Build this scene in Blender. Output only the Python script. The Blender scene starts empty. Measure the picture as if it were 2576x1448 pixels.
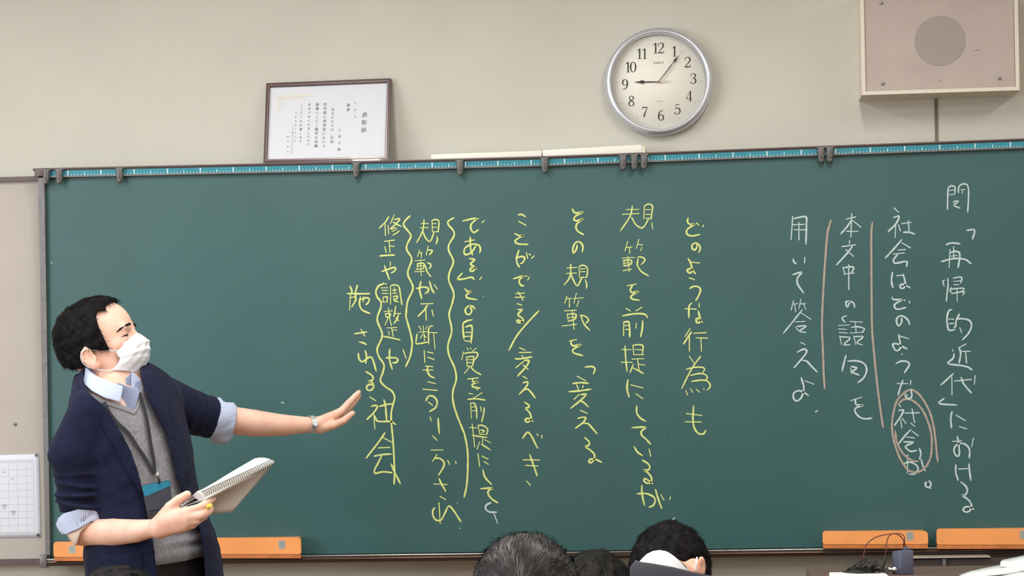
import bpy, bmesh, math, random
import numpy as np
from mathutils import Matrix, Vector
random.seed(7)
SC = bpy.context.scene
COL = SC.collection
# ------------------------------------------------------------------ camera
ZT = 2.06                       # height of the ruler line at the top of the board
FPX, CPY = 5500.0, 1005.2       # focal length in pixels, height of the horizon in the photo
YAW, ROLL = -0.087664, -0.019446
CAM = np.array([1.89857, -6.47583, ZT - 0.69973])
_F = np.array([math.sin(YAW), math.cos(YAW), 0.0])
_R0 = np.array([math.cos(YAW), -math.sin(YAW), 0.0])
_U0 = np.array([0.0, 0.0, 1.0])
_R = math.cos(ROLL) * _R0 + math.sin(ROLL) * _U0
_U = -math.sin(ROLL) * _R0 + math.cos(ROLL) * _U0
cam = bpy.data.objects.new('camera', bpy.data.cameras.new('camera'))
COL.objects.link(cam)
m = Matrix.Identity(4)
for i in range(3):
    m[i][0] = _R[i]; m[i][1] = _U[i]; m[i][2] = -_F[i]; m[i][3] = CAM[i]
cam.matrix_world = m
cam.data.sensor_width = 36.0
cam.data.lens = FPX * 36.0 / 2576
cam.data.shift_y = (CPY - 724.0) / 2576
SC.camera = cam
# ------------------------------------------------------------------ world, light, exposure
SC.view_settings.view_transform = 'Standard'
SC.view_settings.look = 'None'
SC.view_settings.gamma = 1.0
SC.view_settings.use_curve_mapping = False
SC.view_settings.exposure = 0.0
W = bpy.data.worlds.new('world'); SC.world = W; W.use_nodes = True
W.node_tree.nodes['Background'].inputs[0].default_value = (0.80, 0.88, 1.0, 1)
W.node_tree.nodes['Background'].inputs[1].default_value = 1.0

def area(name, loc, target, sx, sy, power, color=(1, 1, 1)):
    l = bpy.data.lights.new(name, 'AREA'); l.shape = 'RECTANGLE'
    l.size = sx; l.size_y = sy; l.energy = power; l.color = color
    o = bpy.data.objects.new(name, l); COL.objects.link(o)
    o.location = loc
    o.rotation_euler = (Vector(target) - Vector(loc)).to_track_quat('-Z', 'Y').to_euler()
    return o
DAY = (0.86, 0.93, 1.0); TUBE = (1.0, 0.99, 0.975)
# daylight through the windows of the left wall
area('daylight_window', (-2.62, -4.1, 1.85), (2, -3.6, 1.4), 3.8, 1.5, 130, DAY)
# ceiling fluorescent rows (each row hangs along the room)
ROWS = [(-0.75, 17), (0.70, 20), (2.25, 16), (3.8, 13)]
for rx, pw in ROWS:
    for k in range(3):
        o = area('tube_light', (rx, -1.55 - k * 2.2, 2.93), (rx, -1.55 - k * 2.2, 0), 0.10, 1.2, pw, TUBE)
# ------------------------------------------------------------------ helpers
def at(px, py, Y=0.0):
    """photo pixel -> world point on the vertical plane y = Y"""
    d = _F + _R * (px - 1288.0) / FPX + _U * (CPY - py) / FPX
    t = (Y - CAM[1]) / d[1]
    return CAM + t * d
def topx(P):
    d = P - CAM
    f = d @ _F
    return 1288.0 + FPX * (d @ _R) / f, CPY - FPX * (d @ _U) / f
def lin(r, g, b):
    f = lambda c: (c / 255 / 12.92) if c / 255 <= 0.04045 else ((c / 255 + 0.055) / 1.055) ** 2.4
    return (f(r), f(g), f(b), 1.0)
MATS = {}
def mat(name, rgb, rough=0.6, metal=0.0, var=0.0, vscale=20.0, bump=0.0, bscale=200.0, spec=0.5, rgb2=None, sheen=0.0, sss=0.0, coat=0.0, stretch=None, emit=None):
    if name in MATS: return MATS[name]
    M = bpy.data.materials.new(name); M.use_nodes = True
    nt = M.node_tree; b = nt.nodes['Principled BSDF']; c = lin(*rgb)
    b.inputs['Base Color'].default_value = c
    b.inputs['Roughness'].default_value = rough
    b.inputs['Metallic'].default_value = metal
    b.inputs['Specular IOR Level'].default_value = spec
    if sheen: b.inputs['Sheen Weight'].default_value = sheen
    if coat: b.inputs['Coat Weight'].default_value = coat
    if sss:
        b.inputs['Subsurface Weight'].default_value = sss
        b.inputs['Subsurface Radius'].default_value = (0.012, 0.005, 0.003)
        b.inputs['Subsurface Scale'].default_value = 0.6
    if emit:
        b.inputs['Emission Color'].default_value = (*emit[0], 1); b.inputs['Emission Strength'].default_value = emit[1]
    tc = nt.nodes.new('ShaderNodeTexCoord'); src = tc.outputs['Object']
    if stretch:
        mp = nt.nodes.new('ShaderNodeMapping'); mp.inputs['Scale'].default_value = stretch
        nt.links.new(src, mp.inputs[0]); src = mp.outputs[0]
    if var or rgb2:
        n = nt.nodes.new('ShaderNodeTexNoise'); n.inputs['Scale'].default_value = vscale
        n.inputs['Detail'].default_value = 5
        nt.links.new(src, n.inputs['Vector'])
        r = nt.nodes.new('ShaderNodeValToRGB')
        r.color_ramp.elements[0].position = 0.33; r.color_ramp.elements[1].position = 0.67
        if rgb2: c2 = lin(*rgb2); r.color_ramp.elements[0].color = c2; r.color_ramp.elements[1].color = c
        else:
            r.color_ramp.elements[0].color = tuple(x * (1 - var) for x in c[:3]) + (1,)
            r.color_ramp.elements[1].color = tuple(min(1, x * (1 + var)) for x in c[:3]) + (1,)
        nt.links.new(n.outputs['Fac'], r.inputs[0]); nt.links.new(r.outputs[0], b.inputs['Base Color'])
    if bump:
        n2 = nt.nodes.new('ShaderNodeTexNoise'); n2.inputs['Scale'].default_value = bscale; n2.inputs['Detail'].default_value = 3
        nt.links.new(src, n2.inputs['Vector'])
        bp = nt.nodes.new('ShaderNodeBump'); bp.inputs['Strength'].default_value = bump; bp.inputs['Distance'].default_value = 0.002
        nt.links.new(n2.outputs['Fac'], bp.inputs['Height']); nt.links.new(bp.outputs[0], b.inputs['Normal'])
    MATS[name] = M
    return M
ORIG = {}
def tag(o, label=None, cat=None, group=None, kind=None):
    if label: o['label'] = label
    if cat: o['category'] = cat
    if group: o['group'] = group
    if kind: o['kind'] = kind
    return o
def empty(name, loc=(0, 0, 0), label=None, cat=None, group=None):
    o = bpy.data.objects.new(name, None); COL.objects.link(o); o.location = tuple(float(v) for v in loc)
    o.empty_display_size = 0.05
    ORIG[o.name] = Vector(o.location)
    return tag(o, label, cat, group)
def setparent(o, parent, world=True):
    o.parent = parent
    if world: o.matrix_parent_inverse = Matrix.Translation(-ORIG.get(parent.name, Vector((0, 0, 0))))
def mesh(name, V, F, material=None, parent=None, smooth=False, world=True, kind=None, label=None):
    me = bpy.data.meshes.new(name)
    if isinstance(V, np.ndarray): V = V.tolist()
    if isinstance(F, np.ndarray): F = F.tolist()
    me.from_pydata(V, [], F); me.update()
    if smooth: me.polygons.foreach_set('use_smooth', [True] * len(me.polygons))
    o = bpy.data.objects.new(name, me); COL.objects.link(o)
    ORIG[o.name] = Vector((0, 0, 0))
    if material: me.materials.append(material)
    if parent: setparent(o, parent, world)
    if kind: o['kind'] = kind
    if label: o['label'] = label
    return o
def bm_obj(name, bm, material=None, parent=None, smooth=False, world=True, kind=None, label=None, bevel=0.0, seg=2):
    me = bpy.data.meshes.new(name)
    if bevel:
        bmesh.ops.bevel(bm, geom=[e for e in bm.edges], offset=bevel, segments=seg, profile=0.5, affect='EDGES')
    bmesh.ops.recalc_face_normals(bm, faces=bm.faces)
    bm.to_mesh(me); bm.free()
    if smooth:
        me.polygons.foreach_set('use_smooth', [True] * len(me.polygons))
        try: me.set_sharp_from_angle(angle=math.radians(40))
        except Exception: pass
    o = bpy.data.objects.new(name, me); COL.objects.link(o)
    ORIG[o.name] = Vector((0, 0, 0))
    if material: me.materials.append(material)
    if parent: setparent(o, parent, world)
    if kind: o['kind'] = kind
    if label: o['label'] = label
    return o
def add_box(bm, lo, hi, M=None):
    r = bmesh.ops.create_cube(bm, size=1.0)
    lo = Vector(lo); hi = Vector(hi)
    T = Matrix.Translation((lo + hi) / 2) @ Matrix.Diagonal((*(hi - lo), 1))
    bmesh.ops.transform(bm, matrix=(M @ T) if M else T, verts=r['verts'])
    return r['verts']
def box(name, lo, hi, material, parent=None, bevel=0.0, **kw):
    bm = bmesh.new(); add_box(bm, lo, hi)
    return bm_obj(name, bm, material, parent, bevel=bevel, smooth=bool(bevel), **kw)
def hexa(name, P, material, parent=None, bevel=0.0, **kw):
    """8 points: front quad (bl, br, tr, tl) then back quad"""
    bm = bmesh.new(); v = [bm.verts.new(tuple(p)) for p in P]
    for f in ((0, 1, 2, 3), (5, 4, 7, 6), (4, 0, 3, 7), (1, 5, 6, 2), (3, 2, 6, 7), (4, 5, 1, 0)):
        bm.faces.new([v[i] for i in f])
    return bm_obj(name, bm, material, parent, bevel=bevel, smooth=bool(bevel), **kw)
def add_cyl(bm, a, b, r1, r2=None, n=16, caps=True):
    r2 = r1 if r2 is None else r2
    a = Vector(a); b = Vector(b); d = b - a
    r = bmesh.ops.create_cone(bm, cap_ends=caps, segments=n, radius1=r1, radius2=r2, depth=d.length)
    M = Matrix.Translation((a + b) / 2) @ d.to_track_quat('Z', 'Y').to_matrix().to_4x4()
    bmesh.ops.transform(bm, matrix=M, verts=r['verts'])
    return r['verts']
def cyl(name, a, b, r, material, parent=None, n=16, r2=None, bevel=0.0, **kw):
    bm = bmesh.new(); add_cyl(bm, a, b, r, r2, n)
    return bm_obj(name, bm, material, parent, smooth=True, bevel=bevel, **kw)
def catmull(P, sub=6):
    P = [np.array(p, float) for p in P]
    if len(P) < 3: return P
    out = []
    Q = [2 * P[0] - P[1]] + P + [2 * P[-1] - P[-2]]
    for i in range(1, len(Q) - 2):
        p0, p1, p2, p3 = Q[i - 1:i + 3]
        # centripetal-like tangents keep corners tight
        d1 = max(np.linalg.norm(p2 - p1), 1e-9); d0 = max(np.linalg.norm(p1 - p0), 1e-9); d2 = max(np.linalg.norm(p3 - p2), 1e-9)
        t1 = (p2 - p0) / (d0 + d1) * d1; t2 = (p3 - p1) / (d1 + d2) * d1
        for k in range(sub):
            t = k / sub
            out.append((2 * t**3 - 3 * t**2 + 1) * p1 + (t**3 - 2 * t**2 + t) * t1 + (-2 * t**3 + 3 * t**2) * p2 + (t**3 - t**2) * t2)
    out.append(P[-1])
    return out
def tube_data(P, r, n=8, V=None, F=None, closed=False):
    V = [] if V is None else V; F = [] if F is None else F
    P = [Vector(p) for p in P]; base = len(V); up = None
    for i, p in enumerate(P):
        t = (P[min(i + 1, len(P) - 1)] - P[max(i - 1, 0)]).normalized()
        if up is None: up = t.orthogonal().normalized()
        up = (up - t * up.dot(t)).normalized(); s = t.cross(up)
        rr = r[i] if isinstance(r, (list, tuple)) else r
        for k in range(n):
            a = 2 * math.pi * k / n
            V.append(tuple(p + up * math.cos(a) * rr + s * math.sin(a) * rr))
    for i in range(len(P) - 1):
        for k in range(n):
            a = base + i * n + k; b = base + i * n + (k + 1) % n
            F.append((a, b, b + n, a + n))
    F.append(tuple(base + k for k in range(n))[::-1]); F.append(tuple(base + (len(P) - 1) * n + k for k in range(n)))
    return V, F
def tube(name, P, r, material, parent=None, n=8, **kw):
    V, F = tube_data(P, r, n)
    return mesh(name, V, F, material, parent, smooth=True, **kw)
def prism(name, poly, axis_pts, thick, material, parent=None, bevel=0.0, **kw):
    """poly: list of 2D (u,v); axis_pts = (origin, U, V, N): extruded along N by thick"""
    O, U, V_, N = [Vector(a) for a in axis_pts]
    bm = bmesh.new()
    a = [bm.verts.new(O + U * u + V_ * v) for u, v in poly]; b = [bm.verts.new(O + U * u + V_ * v + N * thick) for u, v in poly]
    bm.faces.new(a); bm.faces.new(b[::-1]); n = len(poly)
    for i in range(n): bm.faces.new((a[i], b[i], b[(i + 1) % n], a[(i + 1) % n]))
    return bm_obj(name, bm, material, parent, bevel=bevel, **kw)

# ------------------------------------------------------------------ materials
M_WALL = mat('wall_paint', (203, 201, 190), 0.75, var=0.035, vscale=3, bump=0.15, bscale=90)
M_PANEL = mat('pin_board', (190, 183, 175), 0.8, var=0.03, vscale=4, bump=0.1, bscale=300)
M_CEIL = mat('ceiling_board', (228, 226, 220), 0.9, var=0.05, vscale=60)
M_FLOOR = mat('floor_boards', (142, 108, 74), 0.45, var=0.2, vscale=6, stretch=(8, 1, 1))
M_TRIM = mat('brown_aluminium', (98, 84, 84), 0.42, metal=0.35, var=0.1, vscale=30)
M_TRIMD = mat('dark_brown_aluminium', (64, 50, 46), 0.33, metal=0.4, var=0.1, vscale=20)
M_STEEL = mat('brushed_grey', (120, 118, 118), 0.45, metal=0.5, var=0.15, vscale=60)
M_WHITE = mat('white_plastic', (236, 234, 226), 0.45)
M_BLACK = mat('black_plastic', (28, 26, 27), 0.5)
# ------------------------------------------------------------------ room shell
WY = 0.075                       # plaster plane behind the board
XL, XR, YB, ZC = -2.75, 5.2, -8.6, 3.0
def struct(o): o['kind'] = 'structure'; return o
struct(box('floor', (XL - .1, YB - .1, -0.1), (XR + .1, WY + .2, 0.0), M_FLOOR))
struct(box('ceiling', (XL - .1, YB - .1, ZC), (XR + .1, WY + .2, ZC + .1), M_CEIL))
struct(box('wall_back', (XL - .1, YB - .1, 0), (XR + .1, YB, ZC), M_WALL))
struct(box('wall_right', (XR, YB, 0), (XR + .1, WY, ZC), M_WALL))
XS = at(2355, 300, WY)[0]        # vertical joint above the board
wf = struct(box('wall_front', (XL - .1, WY, 0), (XR + .1, WY + .12, ZC), M_WALL))
sj = mesh('seam_groove', [], [], M_TRIM); bpy.data.objects.remove(sj)
bm = bmesh.new(); add_box(bm, (XS - .0042, WY - .0035, ZT + .04), (XS + .0042, WY + .002, ZC))
bm_obj('panel_joint', bm, mat('joint_brown', (112, 104, 92), 0.7, var=.2, vscale=90), wf)
# left wall with three windows
wl = bmesh.new()
WZ0, WZ1 = 0.95, 2.6
wins = [(-0.9, -2.5), (-2.8, -4.4), (-4.7, -6.3)]
add_box(wl, (XL - .1, YB, 0), (XL, WY, WZ0)); add_box(wl, (XL - .1, YB, WZ1), (XL, WY, ZC))
ys = [WY] + [y for w in wins for y in w] + [YB]
for i in range(0, len(ys), 2): add_box(wl, (XL - .1, ys[i + 1], WZ0), (XL, ys[i], WZ1))
struct(bm_obj('wall_left', wl, M_WALL))
M_ALU = mat('window_aluminium', (176, 178, 180), 0.4, metal=0.6)
M_GLASS = mat('window_glass', (240, 246, 248), 0.02, spec=0.5); M_GLASS.node_tree.nodes['Principled BSDF'].inputs['Transmission Weight'].default_value = 1.0
for i, (a, b) in enumerate(wins):
    w = struct(empty('window_%d' % (i + 1), (XL, (a + b) / 2, WZ0)))
    mid = (a + b) / 2
    for nm, y0, y1, z0, z1 in (('frame_rail', b, a, WZ0, WZ0 + .05), ('frame_rail', b, a, WZ1 - .05, WZ1), ('frame_stile', a - .05, a, WZ0, WZ1), ('frame_stile', b, b + .05, WZ0, WZ1), ('frame_stile', mid - .03, mid + .03, WZ0, WZ1)):
        box(nm, (XL - .07, y0, z0), (XL - .02, y1, z1), M_ALU, w)
    for y0, y1 in ((b + .05, mid - .03), (mid + .03, a - .05)):
        box('pane', (XL - .05, y0, WZ0 + .05), (XL - .045, y1, WZ1 - .05), M_GLASS, w)
# ceiling lamps: bodies around the tube lights
M_TUBEON = mat('lit_tube', (255, 250, 240), 0.4, emit=((1, .96, .88), 6.0))
lampN = 0
for ri, (rx, pw) in enumerate(ROWS):
    for k in range(3):
        y = -1.55 - k * 2.2
        side = ['window-side', 'second from the windows', 'third from the windows', 'corridor-side'][ri]
        e = empty('ceiling_lamp', (rx, y, ZC), 'white batten ceiling lamp in the %s row, %s the blackboard' % (side, ['nearest', 'second from', 'third from'][k]), 'lamp', 'fluorescent ceiling lamps')
        box('lamp_body', (rx - .06, y - .64, ZC - .03), (rx + .06, y + .64, ZC), M_WHITE, e)
        for s in (-1, 1):
            cyl('tube', (rx + s * .045, y - .6, ZC - .045), (rx + s * .045, y + .6, ZC - .045), .014, M_TUBEON, e, n=10)
# ------------------------------------------------------------------ board geometry
def zt_line(x):     # ruler bottom edge traced along the board (a slightly uneven rail)
    xs = [a[0] for a in TOPL]; zs = [a[1] for a in TOPL]
    return float(np.interp(x, xs, zs))
_tk = [(100, 444.5), (173.2, 442.7), (423.2, 437.5), (921.3, 426.8), (1336.9, 416.3), (1674, 403.8), (2015.9, 390.6), (2276, 381.5), (2541.5, 371.6), (2640, 368)]
TOPL = [(at(x, y)[0], at(x, y)[2]) for x, y in _tk]
BX0 = at(105, 900)[0]; BX1 = 3.62; BZ0 = at(1180, 1388)[2]
WPX = 1 / 850.0
def strip(name, dz0, dz1, y0, y1, material, parent, x0=None, x1=None, n=60, bev=0, **kw):
    """rail that follows the top line of the board"""
    x0 = BX0 if x0 is None else x0; x1 = BX1 if x1 is None else x1
    V = []; F = []
    for i in range(n + 1):
        x = x0 + (x1 - x0) * i / n; z = zt_line(x)
        V += [(x, y0, z + dz0), (x, y0, z + dz1), (x, y1, z + dz1), (x, y1, z + dz0)]
    for i in range(n):
        a = 4 * i
        for k in range(4): F.append((a + k, a + 4 + k, a + 4 + (k + 1) % 4, a + (k + 1) % 4))
    F += [(0, 1, 2, 3), (4 * n + 3, 4 * n + 2, 4 * n + 1, 4 * n)]
    o = mesh(name, V, F, material, parent, **kw)
    bm = bmesh.new(); bm.from_mesh(o.data); bmesh.ops.recalc_face_normals(bm, faces=bm.faces); bm.to_mesh(o.data); bm.free()
    return o
M_BOARD = mat('blackboard_green', (48, 91, 91), 0.40, spec=0.55, rgb2=(54, 96, 96), vscale=2.2, bump=0.08, bscale=500)
board = empty('blackboard', ((BX0 + BX1) / 2, 0.03, BZ0), 'long green blackboard with yellow and white vertical handwriting, on the classroom wall', 'blackboard')
V = []; F = []; n = 60
for i in range(n + 1):
    x = BX0 + (BX1 - BX0) * i / n; z = zt_line(x)
    V += [(x, 0.0, BZ0), (x, 0.0, z + .0), (x, 0.05, z + .0), (x, 0.05, BZ0)]
for i in range(n):
    a = 4 * i
    for k in range(4): F.append((a + k, a + 4 + k, a + 4 + (k + 1) % 4, a + (k + 1) % 4)[::-1])
mesh('writing_surface', V, F, M_BOARD, board)
# backing case, top rail, ruler
box('board_case', (BX0, 0.051, BZ0 - .02), (BX1, WY - .001, ZT - .02), M_TRIM, board)
strip('top_rail', .0165, .0205, -.011, WY - .001, M_TRIMD, board, x0=BX0 - .012)
strip('top_rail', .0205, .0245, -.014, WY - .001, M_TRIM, board, x0=BX0 - .012, label='raised lip of the top rail')
strip('ruler_strip', .0, .0165, -.010, .02, mat('ruler_blue', (40, 138, 156), 0.4, var=0.08, vscale=8), board, x0=at(128, 440)[0])
strip('ruler_ledge', -.0045, .0, -.016, .02, M_STEEL, board)
# ticks of the ruler, 1 cm apart, traced from the 10 cm marks
tx = [(0, 173.2), (1, 256.2), (3, 423.2), (9, 921.3), (10, 1004.4), (11, 1088.3), (12, 1172.1), (13, 1253.6), (14, 1336.9), (15, 1421), (16, 1505), (18, 1674), (22, 2015.9), (23, 2102.6), (24, 2189.4), (25, 2276), (26, 2364), (27, 2452.7), (28, 2541.5)]
ti = [t[0] for t in tx]; tX = [at(t[1], 420)[0] for t in tx]
V = []; F = []
for k in range(-4, 345):
    u = k / 10.0
    x = float(np.interp(u, ti, tX)) if 0 <= u <= 28 else (tX[0] + u * .1 if u < 0 else tX[-1] + (u - 28) * .1)
    if x > BX1 - .02: break
    h, w = (.0155, .0040) if k % 10 == 0 else ((.0100, .0026) if k % 5 == 0 else (.0052, .0017))
    z = zt_line(x); b = len(V)
    V += [(x - w / 2, -.0108, z + .0004), (x + w / 2, -.0108, z + .0004), (x + w / 2, -.0108, z + h), (x - w / 2, -.0108, z + h)]
    F.append((b, b + 1, b + 2, b + 3))
mesh('tick_marks', V, F, mat('tick_white', (196, 226, 228), 0.5), board, kind='stuff', label='white centimetre marks on the blue ruler strip')
# left stile and end cap
p0, p1 = at(100.5, 452), at(119, 1400); q0, q1 = at(115.5, 452), at(130, 1400)
hexa('left_stile', [(p1[0], -.016, p1[2]), (q1[0], -.016, q1[2]), (q0[0], -.016, q0[2] + .01), (p0[0], -.016, p0[2] + .01),
                    (p1[0], .07, p1[2]), (q1[0], .07, q1[2]), (q0[0], .07, q0[2] + .01), (p0[0], .07, p0[2] + .01)], M_STEEL, board)
a = at(92, 441); b = at(121, 424)
box('end_cap', (a[0], -.022, a[2] - .006), (b[0], .07, b[2]), M_TRIM, board, bevel=.002)
box('right_stile', (BX1 - .02, -.016, BZ0), (BX1, .07, ZT + .04), M_STEEL, board)
# chalk tray under the board
TZ = BZ0
bm = bmesh.new()
add_box(bm, (BX0 + .005, -.045, TZ - .022), (BX1, .07, TZ - .0015))
bm_obj('chalk_tray', bm, M_TRIMD, board, bevel=.003, seg=3, smooth=True)
cyl('tray_lip', (BX0 + .005, -.0435, TZ - .0025), (BX1, -.0435, TZ - .0025), .0028, mat('tray_silver', (170, 172, 168), 0.22, metal=0.9), board, n=12)
cyl('tray_bead', (BX0 + .005, -.0445, TZ - .0115), (BX1, -.0445, TZ - .0115), .0035, mat('tray_bronze', (98, 78, 68), 0.25, metal=0.8), board, n=12)
box('tray_bracket', (BX0 - .004, -.05, TZ - .027), (BX0 + .018, -.02, TZ + .012), M_STEEL, board, bevel=.003)
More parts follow.
